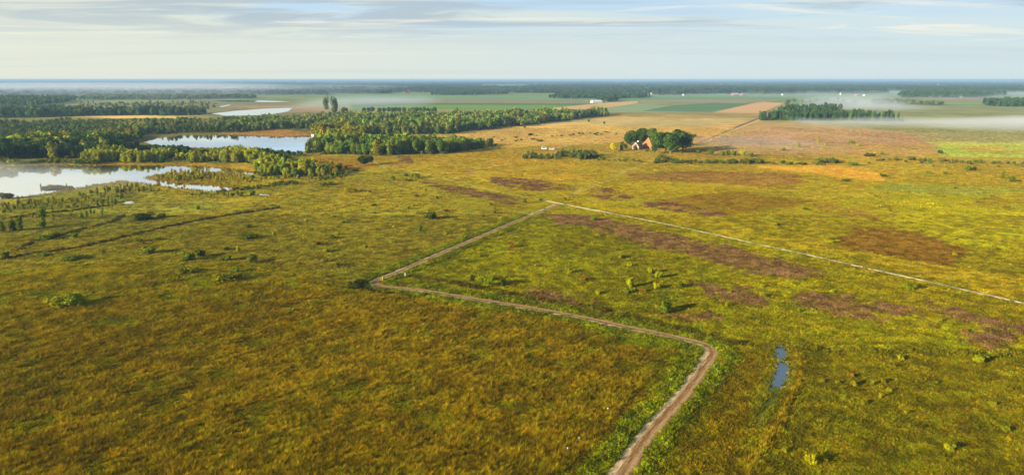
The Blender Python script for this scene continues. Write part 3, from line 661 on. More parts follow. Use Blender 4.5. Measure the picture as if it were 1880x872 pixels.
# outline of the trunks' feet, spacing m, height range, width ratio range, [(kind, share, colour)], number built singly, stuff name/label, single label
WOODS = [
 dict(p=[(-120, 296), (0, 296), (70, 294), (150, 292), (210, 280), (190, 270), (90, 272), (-120, 275)], s=5.6, h=(8, 16), w=(.62, 1.05), mix=[('oak', .75, OAK_D), ('birch', .25, BIRCH_Y)], n=46,
      l='dense dark oak wood along the left lake', one='dark green oak at the front of the wood on the left lake shore'),
 dict(p=[(150, 299), (240, 299), (330, 299), (430, 300), (480, 300), (470, 288), (380, 287), (300, 286), (240, 287), (170, 282)], s=3.5, h=(3.5, 9.5), w=(.5, .9), mix=[('birch', .9, BIRCH_Y), ('oak', .1, OAK_G)], n=70,
      l='belt of yellow green birches between the two near lakes', one='slim yellow green birch in the belt between the two near lakes'),
 dict(p=[(380, 284), (470, 286), (535, 287), (560, 284), (470, 280), (400, 278)], s=4.6, h=(2.5, 6), w=(.5, .95), mix=[('birch', .6, BIRCH_G), ('bush', .4, OAK_G)], n=14,
      l='scrubby birches on the front bank of the middle lake', one='birch on the near bank of the middle lake'),
 dict(p=[(455, 300), (520, 300), (560, 312), (600, 320), (630, 323), (560, 328), (500, 326), (470, 314)], s=4.6, h=(4, 10), w=(.45, .9), mix=[('birch', .75, BIRCH_Y), ('oak', .25, OAK_G)], n=60,
      l='birch copse at the right end of the left lake', one='yellow green birch in the copse at the right end of the left lake'),
 dict(p=[(545, 288), (600, 287), (660, 286), (716, 283), (831, 281), (900, 271), (906, 267), (850, 266), (760, 266), (660, 268), (590, 272)], s=6.2, h=(9, 15), w=(.55, .85), mix=[('oak', .72, OAK_G), ('birch', .28, BIRCH_G)], n=75,
      l='broadleaf wood in the centre behind the golden grass', one='round oak at the front edge of the central wood'),
 dict(p=[(596, 268), (640, 268), (668, 262), (660, 248), (640, 238), (600, 244)], s=7, h=(12, 17), w=(.6, .85), mix=[('oak', .4, (120, 118, 26)), ('birch', .6, (128, 124, 26))], n=22,
      l='tall sunlit yellow green trees right of the middle lake', one='tall sunlit yellow green tree right of the middle lake'),
 dict(p=[(656, 248), (822, 246), (940, 234), (1000, 226), (1110, 213), (1115, 210.5), (1000, 212), (900, 216), (780, 220), (656, 222)], s=7.5, h=(8, 16), w=(.45, .85), mix=[('birch', .5, (118, 128, 50)), ('oak', .25, OAK_G), ('pine', .25, PINE_G)], n=34,
      l='long belt of mixed trees behind the central wood', one='grey green tree on the near edge of the long belt'),
 dict(p=[(400, 241), (500, 238), (600, 240), (660, 232), (700, 222), (640, 216), (540, 222), (440, 226), (400, 232)], s=8, h=(6, 13), w=(.5, .9), mix=[('birch', .5, (118, 126, 50)), ('oak', .3, OAK_G), ('pine', .2, PINE_G)], n=24,
      l='mixed wood on the far bank of the middle lake', one='green tree on the far bank of the middle lake'),
 dict(p=[(150, 270), (225, 263), (258, 256), (275, 246), (300, 241), (250, 240), (180, 252)], s=8, h=(8, 14), w=(.55, .85), mix=[('oak', .5, OAK_G), ('birch', .5, (118, 118, 34))], n=24,
      l='sunlit mixed trees left of the middle lake', one='sunlit tree left of the middle lake'),
 dict(p=[(290, 246), (420, 244), (480, 240), (440, 229), (340, 228), (270, 234)], s=9.5, h=(6, 11), w=(.45, .7), mix=[('birch', .5, (90, 98, 40)), ('bush', .5, (86, 94, 40))], n=0,
      l='low birch scrub behind the middle lake', one=''),
 dict(p=[(-200, 262), (80, 258), (200, 246), (260, 234), (160, 226), (-200, 228)], s=11, h=(3, 8.5), w=(.6, 1.1), mix=[('birch', .5, (92, 100, 44)), ('bush', .3, (100, 102, 44)), ('oak', .2, OAK_G)], n=0,
      l='open grey green scrub at far left', one=''),
 dict(p=[(190, 286), (262, 278), (330, 283), (460, 285), (540, 288), (600, 287), (600, 283), (520, 285), (440, 280), (300, 276), (262, 270), (190, 268)], s=4.4, h=(2.5, 7), w=(.7, 1.2), mix=[('oak', .5, OAK_D), ('bush', .5, (84, 102, 34))], n=0, l='dark scrub filling the bank in front of the middle lake', one=''),
 dict(p=[(480, 300), (540, 296), (600, 300), (650, 312), (640, 326), (560, 330), (470, 336), (440, 330), (500, 322)], s=6.0, h=(1.5, 5), w=(.7, 1.2), mix=[('bush', .6, (98, 108, 30)), ('birch', .4, (126, 128, 30))], n=0, l='loose scrub round the birch copse', one=''),
 dict(p=[(-200, 252), (150, 250), (400, 232), (600, 224), (600, 216), (380, 218), (200, 222), (-200, 222)], s=12, h=(2, 6.5), w=(.8, 1.3), mix=[('bush', .6, (88, 104, 48)), ('oak', .4, OAK_G)], n=0, l='broken scrub spreading behind the lakes', one=''),
 dict(p=[(-300, 216), (60, 217), (160, 213), (294, 212), (296, 207.5), (120, 208), (-300, 208)], s=8, h=(8, 17), w=(.45, .9), mix=[('pine', .6, PINE_D), ('oak', .2, OAK_G), ('birch', .2, (88, 104, 46))], n=0,
      l='pine wood in front of the yellow far field at left', one=''),
 dict(p=[(288, 213), (364, 212), (366, 208), (300, 208)], s=8, h=(12, 16), w=(.45, .7), mix=[('pine', .6, PINE_D), ('oak', .4, OAK_G)], n=0, l='small dark wood right of the yellow far field', one=''),
 dict(p=[(-300, 192), (60, 197), (134, 186), (120, 183), (-300, 181)], s=12, h=(13, 18), w=(.55, .8), mix=[('pine', .5, PINE_D), ('oak', .5, OAK_G)], n=0, l='dark far wood behind the scrub at left edge', one=''),
 dict(p=[(120, 205), (380, 203), (392, 196), (370, 189), (140, 191)], s=24, h=(3, 9), w=(.7, 1.2), mix=[('birch', .4, (104, 112, 50)), ('bush', .6, (92, 100, 46))], n=0, l='scattered scrub on the wet land beyond the yellow far field', one=''),
 dict(p=[(-300, 205), (100, 206), (130, 198), (-300, 197)], s=15, h=(4, 11), w=(.6, 1.), mix=[('birch', .5, (100, 110, 48)), ('oak', .5, OAK_G)], n=0, l='broken wood between the two dark far woods at left edge', one=''),
 dict(p=[(150, 185), (327, 184), (470, 181), (470, 179.5), (320, 179.5), (160, 180)], s=16, h=(13, 18), w=(.7, 1.0), mix=[('oak', 1, OAK_G)], n=0, l='far row of round trees beyond the farthest water', one=''),
 dict(p=[(1392, 222), (1540, 222), (1662, 225), (1660, 221), (1540, 217), (1400, 217.5)], s=7, h=(13, 16.5), w=(.35, .5), mix=[('pine', .75, PINE_D), ('birch', .25, (88, 106, 50))], n=30,
      l='straight edged plantation of tall trees left of the fog', one='tall slim plantation tree left of the fog bank'),
 dict(p=[(1424, 216), (1532, 216), (1536, 205), (1450, 204)], s=9, h=(14, 18), w=(.5, .7), mix=[('pine', .9, PINE_D), ('oak', .1, OAK_G)], n=0, l='dark conifer block behind the straight plantation', one=''),
 dict(p=[(1456, 197), (1550, 195.5), (1550, 191.5), (1460, 192.5)], s=12, h=(13, 17), w=(.6, .9), mix=[('oak', .6, OAK_G), ('pine', .4, PINE_D)], n=0, l='hazy wood behind the rising mist', one=''),
 dict(p=[(1600, 193.5), (1640, 192.6), (1650, 189.5), (1610, 189.5)], s=12, h=(12, 17), w=(.7, 1.), mix=[('oak', 1, OAK_D)], n=0, l='dark copse left of the red roofed farm', one=''),
 dict(p=[(1644, 193), (1720, 193.8), (1720, 192), (1650, 190.6)], s=12, h=(9, 14), w=(.7, 1.), mix=[('oak', 1, OAK_G)], n=0, l='garden trees round the red roofed farm', one=''),
 dict(p=[(1812, 196.5), (1990, 197), (1990, 189), (1820, 189)], s=11, h=(14, 18), w=(.45, .65), mix=[('pine', .8, PINE_D), ('oak', .2, OAK_D)], n=0, l='dark wood block at right edge', one=''),
 dict(p=[(1650, 180), (1790, 180), (1840, 176), (1800, 172), (1660, 174)], s=16, h=(15, 23), w=(.6, .9), mix=[('oak', .7, OAK_D), ('pine', .3, PINE_D)], n=0, l='tall dark far wood right of the far farms', one=''),
 dict(p=[(1010, 182), (1126, 182.5), (1180, 181), (1190, 177), (1040, 176)], s=16, h=(14, 20), w=(.6, .9), mix=[('oak', .8, OAK_D), ('pine', .2, PINE_D)], n=0, l='dark far wood behind the white barn', one=''),
 dict(p=[(1102, 188), (1128, 187.4), (1128, 185), (1104, 185)], s=12, h=(14, 19), w=(.8, 1.), mix=[('oak', 1, OAK_D)], n=0, l='tree group hugging the white barn', one=''),
 dict(p=[(793, 175.6), (850, 175.6), (930, 174), (930, 172.5), (800, 172)], s=18, h=(14, 19), w=(.6, .9), mix=[('oak', .5, OAK_D), ('pine', .5, PINE_D)], n=0, l='dark far wood in front of the long wooded ridge', one=''),
 dict(p=[(957, 293), (1000, 294), (1060, 296), (1098, 292), (1090, 285), (1040, 284), (975, 286)], s=3.6, h=(2.5, 6), w=(.5, .8), mix=[('birch', .6, (98, 106, 44)), ('bush', .4, (88, 100, 38))], n=26,
      l='thicket of young birches left of the farm', one='young birch in the thicket left of the farm'),
 dict(p=[(1100, 297), (1190, 299), (1190, 296), (1100, 293)], s=5, h=(1.5, 3.2), w=(.9, 1.4), mix=[('bush', 1, (110, 112, 40))], n=0, l='low scrub in front of the farm', one=''),
 dict(p=[(1196, 300), (1300, 302), (1400, 302), (1400, 298.5), (1300, 297.5), (1200, 295)], s=4.2, h=(2, 5), w=(.8, 1.2), mix=[('bush', .7, (92, 98, 28)), ('shrub', .3, (84, 90, 26))], n=26,
      l='dark hedge right of the farm', one='dark green bush in the hedge right of the farm'),
 dict(p=[(1400, 302), (1540, 304), (1600, 302), (1600, 299), (1500, 299), (1400, 299.5)], s=7, h=(1.5, 3.5), w=(.9, 1.3), mix=[('bush', 1, (104, 110, 32))], n=0, l='broken hedge continuing right of the farm hedge', one=''),
 dict(p=[(1492, 302), (1535, 302), (1530, 294), (1496, 294)], s=4, h=(3, 6), w=(.7, 1.), mix=[('bush', .6, (112, 116, 34)), ('oak', .4, (88, 98, 32))], n=8, l='round thicket in the broken hedge', one='bushy tree in the round thicket of the broken hedge'),
 dict(p=[(1600, 297), (1780, 304), (1890, 308), (1890, 302), (1780, 297), (1600, 291)], s=7.5, h=(1.6, 4), w=(.9, 1.3), mix=[('bush', .8, (102, 108, 44)), ('shrub', .2, (96, 104, 40))], n=0, l='long low hedge in front of the bright green meadow', one=''),
 dict(p=[(1640, 310), (1800, 318), (1880, 312), (1880, 306), (1700, 303)], s=22, h=(1.5, 4), w=(.8, 1.2), mix=[('bush', .8, (110, 114, 40)), ('shrub', .2, (100, 104, 36))], n=0, l='scattered bushes below the long low hedge', one=''),
 dict(p=[(400, 355), (470, 348), (560, 338), (632, 326), (630, 323), (540, 334), (450, 344), (400, 351)], s=3.4, h=(1.2, 3), w=(1., 1.6), mix=[('bush', .6, (86, 94, 28)), ('shrub', .4, (92, 98, 26))], n=0, l='dark hedge line right of the peninsula', one=''),
 dict(p=[(270, 334), (310, 340), (369, 341), (420, 345), (470, 336), (450, 322), (380, 317), (320, 319)], s=5.2, h=(1.4, 4.6), w=(.45, .8), mix=[('birch', .8, (150, 142, 30)), ('bush', .2, (110, 106, 24))], n=24, l='young birches on the peninsula', one='young birch on the tapering peninsula'),
 dict(p=[(190, 384), (230, 362), (300, 356), (400, 366), (470, 362), (480, 356), (420, 358), (300, 350), (224, 344), (60, 372), (0, 378), (0, 392)], s=5.0, h=(1.2, 3.8), w=(.45, .8), mix=[('birch', .7, (116, 116, 36)), ('bush', .3, (104, 108, 34))], n=0, l='young birch scrub along the near lake shore', one=''),
 dict(p=[(-100, 420), (0, 412), (200, 395), (230, 375), (0, 380), (-100, 385)], s=8, h=(1.5, 4), w=(.5, .9), mix=[('birch', .7, (104, 110, 44)), ('bush', .3, (96, 104, 40))], n=0, l='sparse misty birch scrub at left edge', one=''),
 dict(p=[(900, 252), (1030, 246), (1120, 243), (1150, 246), (1040, 252), (930, 262)], s=16, h=(1.2, 3.2), w=(1.2, 1.9), mix=[('bush', 1, (94, 100, 40))], n=0, l='low dark bushes in the golden grass', one=''),
 dict(p=[(-200, 302.5), (0, 303), (79, 301.5), (180, 302), (180, 297), (-200, 297)], s=3.6, h=(2, 5), w=(.8, 1.3), mix=[('bush', .7, (102, 110, 24)), ('shrub', .3, (120, 116, 30))], n=0, l='willow fringe on the left lake shore', one=''),
]
def excl(x, y): return ~water_mask(x, y, 0.5)
for W in WOODS:
    poly = wpoly(W['p']); x, y = in_poly_points(poly, W['s'], min(70, .045*poly[:, 1].mean()) if W['h'][1] > 7 else 6.0)
    k = excl(x, y); x, y = x[k], y[k]; n = len(x)
    if n == 0: continue
    o_ = np.argsort(y + 8*RNG.random(n)); x, y = x[o_], y[o_]
    ch = RNG.choice(len(W['mix']), n, p=[m[1] for m in W['mix']])
    h = W['h'][0]*.85 + (W['h'][1]*1.08-W['h'][0]*.85)*np.clip(.75*sm(.2, .8, fbm(x, y, 26, 3, 9)) + .4*RNG.random(n)-.08, 0, 1); w = h*(W['w'][0] + (W['w'][1]-W['w'][0])*RNG.random(n))
    single = np.zeros(n, bool)
    if W['n']:
        fx = CX + x*F/(y*cP+H*sP); ok = np.where((fx > -20) & (fx < 1900))[0][:W['n']]; single[ok] = True
        for i in ok:
            kd, _, c = W['mix'][ch[i]]
            tree(kd, float(x[i]), float(y[i]), float(h[i]), float(w[i]), W['one'] if kd == W['mix'][0][0] else W['one'].replace('oak', 'birch' if kd == 'birch' else 'tree').replace('slim yellow green birch', 'rounder green tree').replace('yellow green birch', 'rounder green tree'), 'trees of the ' + W['l'], c)
    r = ~single
    if r.any():
        cols = np.array([A(*m[2]) for m in W['mix']])[ch[r]]
        cols = cols*(.72+.56*RNG.random((r.sum(), 1)))*(1+.12*RNG.normal(size=(r.sum(), 3)))
        pid = np.array([KIDX[m[0]] for m in W['mix']])[ch[r]] + RNG.integers(0, 4, r.sum())
        scatter('wood' if W['h'][1] > 5.6 else 'scrub', WOOD_NT, np.stack([x[r], y[r], np.zeros(r.sum())], 1), rots(r.sum()), np.stack([w[r], w[r], h[r]], 1), np.clip(cols, .004, .5), pid, label=W['l'], cat='wood' if W['h'][1] > 5.6 else 'scrub')

UX, UY = [], []
for W in WOODS:
    if W['h'][1] < 8 or wpoly(W['p'])[:, 1].mean() > 1500: continue
    x, y = in_poly_points(wpoly(W['p']), 4.2, 26.0); k = excl(x, y); UX.append(x[k]); UY.append(y[k])
UX = np.concatenate(UX); UY = np.concatenate(UY); n = len(UX)
uh = 1.2 + 2.6*RNG.random(n); uw = uh*(1.2+.9*RNG.random(n))
scatter('undergrowth', WOOD_NT, np.stack([UX, UY, np.zeros(n)], 1), rots(n), np.stack([uw, uw, uh], 1), A(78, 92, 30)*(.7+.6*RNG.random((n, 1))), RNG.integers(12, 20, n), label='dark undergrowth between the trees of the woods', cat='undergrowth')

# far woodland: belts and blocks of trees out to the horizon
def far_woods(name, label, y0, y1, nblk, dens, seed, hh, xr=1.0):
    g = np.random.default_rng(seed); X, Y = [], []
    for b in range(nblk):
        Yc = y0*(y1/y0)**g.random(); Xc = (g.random()*2-1)*xr*Yc
        ln = (0.05+.22*g.random()**2)*Yc; dp = (25 + 260*g.random()**2)*(Yc/5000)**.4; a = g.normal()*.12
        n = int(min(1400, dens*ln*dp/(150*(Yc/3000)**1.2))) + 6
        u = (g.random(n)-.5)*ln; v = (g.random(n)-.5)*dp
        X.append(Xc + u*math.cos(a) - v*math.sin(a)); Y.append(Yc + u*math.sin(a) + v*math.cos(a))
    X = np.concatenate(X); Y = np.concatenate(Y); n = len(X)
    h = hh*(.7+.5*g.random(n)); w = h*(.8+.5*g.random(n))*(Y/y0)**.35
    c = np.array([A(60, 78, 30), A(56, 76, 38), A(74, 90, 36)])[g.integers(0, 3, n)]*(.8+.4*g.random((n, 1)))
    scatter(name, WOOD_NT, np.stack([X, Y, np.zeros(n)], 1), rots(n), np.stack([w, w, h], 1), c, g.choice([0, 1, 2, 3, 8, 9], n), label=label, cat='woodland')
    return n
def far_poly(label, p, n, hh, seed):
    g = np.random.default_rng(seed); poly = wpoly(p); lo, hi = poly.min(0), poly.max(0)
    x = lo[0]+(hi[0]-lo[0])*g.random(n*4); y = lo[1]+(hi[1]-lo[1])*g.random(n*4)
    k = (sdist(x, y, poly) > 0) & (fbm(x, y*.25, 500, 3, 4) > .40); x, y = x[k][:n], y[k][:n]; n = len(x)
    h = hh*(.75+.6*g.random(n)); w = h*(1.1+.8*g.random(n))
    c = np.array([A(60, 78, 30), A(54, 74, 38), A(70, 86, 36)])[g.integers(0, 3, n)]*(.8+.4*g.random((n, 1)))
    scatter('woodland', WOOD_NT, np.stack([x, y, np.zeros(n)], 1), rots(n), np.stack([w, w, h], 1), c, g.choice([0, 1, 2, 3, 8, 9], n), label=label, cat='woodland')
far_woods('woodland', 'hazy blue tree belts among the farther fields', 2900, 5200, 64, 1.0, 31, 17)
far_woods('woodland', 'hazy blue woods towards the horizon', 5200, 9000, 90, 1.0, 32, 18)
far_woods('woodland', 'faint wooded skyline along the horizon', 9000, 22000, 150, 1.0, 33, 20)
far_poly('long dark blue forest band left of centre', [(330, 165), (700, 168.5), (930, 168), (1010, 170), (1180, 168.5), (1180, 160.5), (1000, 158), (700, 157), (420, 157.5)], 7000, 19, 41)
far_poly('dark blue woods beyond the far farms at right', [(1180, 173), (1420, 174), (1660, 172), (1990, 171), (1990, 161), (1500, 160.5), (1200, 162)], 6000, 18, 42)
far_poly('misty woods beyond the left lakes', [(-300, 178), (150, 178), (420, 176), (600, 175), (600, 168.5), (300, 168), (-300, 171)], 2200, 16, 43)

# ------------------------------------------------------------------ grass, heather and verge growth
def blade_tuft(rng, n, ln, wd, spread, up, tufts=1, area=0.0, name='tuft'):
    V = []; T = []
    for t in range(tufts):
        a0 = rng.random()*6.28; r0 = area*rng.random()**.5; cx_, cy_ = r0*math.cos(a0), r0*math.sin(a0); k = .7+.6*rng.random(); tt = rng.random()
        for i in range(n):
            a = rng.random()*6.28; l = ln*k*(.6+.7*rng.random()); s = spread*(.3+.9*rng.random()); hgt = up*k*(.5+.7*rng.random())
            bx, by = cx_+.1*ln*math.cos(a), cy_+.1*ln*math.sin(a); px_, py_ = -math.sin(a), math.cos(a); w = wd*(.6+.8*rng.random())
            tx, ty = bx+math.cos(a)*l*s, by+math.sin(a)*l*s
            V += [(bx-px_*w, by-py_*w, 0), (bx+px_*w, by+py_*w, 0), (tx+px_*w*.35, ty+py_*w*.35, hgt)]
            T.append(.5*tt+.5*rng.random())
    V = np.array(V); me = mesh_np(name, V, np.arange(len(V)).reshape(-1, 3), M_GRASS_I); attr(me, 'tint', 'FLOAT', np.array(T, np.float32), 'FACE'); return me
g_ = np.random.default_rng(3)
TUFT_NT = scatter_tree(proto_collection('grass_shape', [blade_tuft(g_, 24, .72, .048, .8, .6) for _ in range(5)][:4]            # 0-3 loose tussocks
    + [blade_tuft(g_, 12, .42, .07, .95, .32, 5, .7) for _ in range(4)]                                                         # 4-7 short mixed turf
    + [crown_mesh('sprig', g_, [(0, 0, .22, .5, .22), (.3, .2, .15, .3, .18), (-.3, -.1, .18, .32, .2)], 46, .11, M_GRASS_I) for _ in range(4)]   # 8-11 cushions of heather / leafy growth
    + [blade_tuft(g_, 6, 1.1, .3, .85, .6, 7, 2.4) for _ in range(4)]))                                                       # 12-15 wide patches for the middle distance
TR3 = TRACK[::3]; PA3 = np.concatenate([PATH_OLD, PATH])[::3]
def fan(n, y0, y1, half=.80, pad=14):
    y = np.sqrt(y0**2 + (y1**2-y0**2)*RNG.random(n)); x = (RNG.random(n)*2-1)*(half*y+pad); return x, y
def free(x, y):
    k = ~water_mask(x, y, 0.2)
    k &= ldist(x, y, TR3) > 2.05 + .5*(RNG.random(len(x))-.5)
    k &= ldist(x, y, PA3) > 1.1
    for l in DITCH_LINES_W[:2]: k &= ldist(x, y, l) > np.where(y > 330, 3.2, 1.5)
    return k
FIELD_W = wpoly(ZONES[3][0])
def grow(name, label, x, y, col, pid, s, sz=None, z=0.0, cat='grass', cl_amt=.35):
    n = len(x); sz = s if sz is None else sz
    cl = fbm(x, y, 2.6, 3, 21) if n else x
    c = np.clip(col*(.72+.56*RNG.random((n, 1)))*(1-cl_amt+2*cl_amt*sm(.25, .75, cl))[:, None]*(1+.10*RNG.normal(size=(n, 3))), .003, .6)
    scatter(name, TUFT_NT, np.stack([x, y, np.full(n, z)], 1), rots(n), np.stack([s, s, sz], 1), c, pid, label=label, cat=cat)
def near_grass():
    x, y = fan(370000, 52, 330, .95, 55); k = free(x, y); x, y = x[k], y[k]
    inf = sdist(x, y, FIELD_W) > 0
    dt = ldist(x, y, TR3)
    verge = (dt < 5.5 + 4*(fbm(x, y, 6, 2, 3)-.5)) & (RNG.random(len(x)) < .8)
    bed = np.full(len(x), -9.0)
    for hk, poly in HEATHER_W.items():
        q = (np.abs(x-poly[:, 0].mean()) < 400) & (y < poly[:, 1].max()+15) & (y > poly[:, 1].min()-15)
        if q.any(): bed[q] = np.maximum(bed[q], sdist(x[q]+(fbm(x[q], y[q], 9, 3, 1)-.5)*10, y[q]+(fbm(x[q], y[q], 9, 3, 2)-.5)*10, poly)/7 + (.5 if hk == 'strip_along_path' else 0))
    bed = ~verge & (np.minimum(bed, .7) + (fbm(x, y, 6, 4, 12)-.5)*2.4 + (RNG.random(len(x))-.5)*1.1 > .22)
    col = zone_colour(x, y)
    m = inf & ~verge & ~bed
    hol = fbm(x, y, 7, 3, 14)      # hollows with shorter growth
    k1 = m & (hol > .36)
    s = .75 + .9*hol + .3*RNG.random(len(x))
    grow('tussock_grass', 'orange brown tussock grass covering the left foreground', x[k1], y[k1], col[k1], RNG.integers(0, 4, k1.sum()), s[k1], s[k1]*(.5+.5*RNG.random(k1.sum())), cl_amt=.32)
    k2 = (m & ~k1)
    grow('tussock_grass', 'short green hollows in the left foreground grass', x[k2], y[k2], col[k2]*np.array([.85, 1.05, 1.0]), RNG.integers(4, 8, k2.sum()), s[k2]*.8)
    k3 = ~inf & ~verge & ~bed
    pid = np.where(RNG.random(len(x)) < .62, RNG.integers(4, 8, len(x)), np.where(RNG.random(len(x)) < .55, RNG.integers(0, 4, len(x)), RNG.integers(8, 12, len(x))))
    s = (.7+.7*RNG.random(len(x)))*(.75+.5*hol)
    grow('heath_grass', 'olive green heath grass on both sides of the tracks', x[k3], y[k3], col[k3]*1.1, pid[k3], s[k3], s[k3]*(.45+.3*RNG.random(k3.sum())))
    k4 = verge
    pid = np.where(RNG.random(len(x)) < .6, RNG.integers(8, 12, len(x)), RNG.integers(0, 8, len(x)))
    s = 1.0+.9*RNG.random(len(x))
    grow('verge_growth', 'fresh green leafy growth along the sand track', x[k4], y[k4], np.tile(VERGE, (k4.sum(), 1))*.95, pid[k4], s[k4], s[k4]*.8, cat='undergrowth')
    k5 = bed
    grow('heather', 'purple brown heather beds on the nearer heath', x[k5], y[k5], np.where(RNG.random((k5.sum(), 1)) < .55, A(146, 104, 74), A(134, 112, 44)), RNG.integers(8, 12, k5.sum()), 1.1+.8*RNG.random(k5.sum()), .7+.4*RNG.random(k5.sum()), cat='heather')
near_grass()
def mid_grass():
    x, y = fan(165000, 330, 950, .9, 30); k = free(x, y); x, y = x[k], y[k]
    col = zone_colour(x, y); hol = fbm(x, y, 16, 3, 14); k = RNG.random(len(x)) < .25 + 1.2*(hol-.2); x, y, col, hol = x[k], y[k], col[k], hol[k]
    s = .42+.5*hol+.15*RNG.random(len(x))
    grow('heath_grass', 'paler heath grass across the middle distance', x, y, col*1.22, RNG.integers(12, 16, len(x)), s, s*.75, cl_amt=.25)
    X, Y = [], []
    for nm, poly in HEATHER_W.items():
        if poly[:, 1].mean() < 330: continue
        xx, yy = in_poly_points(poly, 1.5); X.append(xx); Y.append(yy)
    X = np.concatenate(X); Y = np.concatenate(Y); k = (fbm(X, Y, 9, 4, 12) > .38 + .16*RNG.random(len(X))) & (ldist(X, Y, PA3) > 1.3); X, Y = X[k], Y[k]
    grow('heather', 'dark purple heather beds beyond the white path', X, Y, np.where(RNG.random((len(X), 1)) < .6, A(132, 86, 72), A(124, 98, 52)), RNG.integers(8, 12, len(X)), 1.4+.9*RNG.random(len(X)), .8+.5*RNG.random(len(X)), cat='heather')
mid_grass()
def along(name, label, lines, step, side, s, c, pid, cat, jit=1.0):
    X = []
    for l in lines:
        d = np.linalg.norm(np.diff(l, axis=0), axis=1); n = max(2, int(d.sum()/step)); t = np.sort(RNG.random(n))*d.sum(); cs = np.concatenate([[0], np.cumsum(d)])
        X.append(np.stack([np.interp(t, cs, l[:, 0]), np.interp(t, cs, l[:, 1])], 1))
    X = np.concatenate(X) + RNG.normal(size=(len(np.concatenate(X)), 2))*jit; n = len(X)
    ss = s[0]+(s[1]-s[0])*RNG.random(n)
    grow(name, label, X[:, 0], X[:, 1], np.tile(A(*c), (n, 1)), RNG.integers(pid[0], pid[1], n), ss, ss*1.2, cat=cat)
along('heather', 'dark heather growing along the old ditches', DITCH_LINES_W[:3]+DITCH_LINES_W[5:], .4, 0, (.8, 1.7), (76, 66, 24), (8, 12), 'heather', .9)
banks = [ragged(LAKES_W['near'], 4, 1.2), ragged(LAKES_W['middle'], 4, 1.2)]
along('reeds', 'brown reeds and sedge along the lake shores', banks, .7, 0, (.7, 1.5), (160, 122, 44), (0, 4), 'reeds', 1.0)
dl = ragged(DITCH_W, 1, .3)
along('reeds', 'sedge fringe round the open ditch', [dl], .13, 0, (.4, 1.0), (124, 120, 22), (0, 12), 'reeds', .55)
yv = [spline([gnd(*p) for p in ((1462, 640), (1466, 690), (1446, 735), (1424, 790), (1396, 830), (1370, 880))], 2.0)]
along('reeds', 'yellow sedge line on the right bank of the ditch', yv, .16, 0, (.7, 1.3), (150, 126, 16), (0, 8), 'reeds', .55)
ln2 = [spline([gnd(*p) for p in ((1452, 640), (1560, 641), (1680, 645), (1800, 650), (1900, 648))], 2.0)]
along('verge_growth', 'line of taller green growth running right from the ditch', ln2, .3, 0, (.8, 1.7), (128, 122, 16), (4, 12), 'undergrowth', 1.1)
ln3 = [spline([gnd(*p) for p in ((760, 508), (860, 525), (960, 545), (1080, 566), (1200, 592), (1320, 622), (1420, 640))], 2.0)]
along('verge_growth', 'dark line of growth parallel to the sand track', ln3, .3, 0, (.8, 1.7), (100, 90, 24), (4, 12), 'undergrowth', .8)
along('heather', 'thin dark heather rows at the edges of the yellow green ground', DITCH_LINES_W[3:5], 2.2, 0, (.7, 1.4), (128, 112, 34), (4, 12), 'heather', .8)
ix, iy = in_poly_points(ISLET_W, 1.6)
grow('reeds', 'sedge covering the lake islet', ix, iy, np.tile(A(98, 92, 26), (len(ix), 1)), RNG.integers(0, 12, len(ix)), 1.3+RNG.random(len(ix)), None, .25, 'reeds')

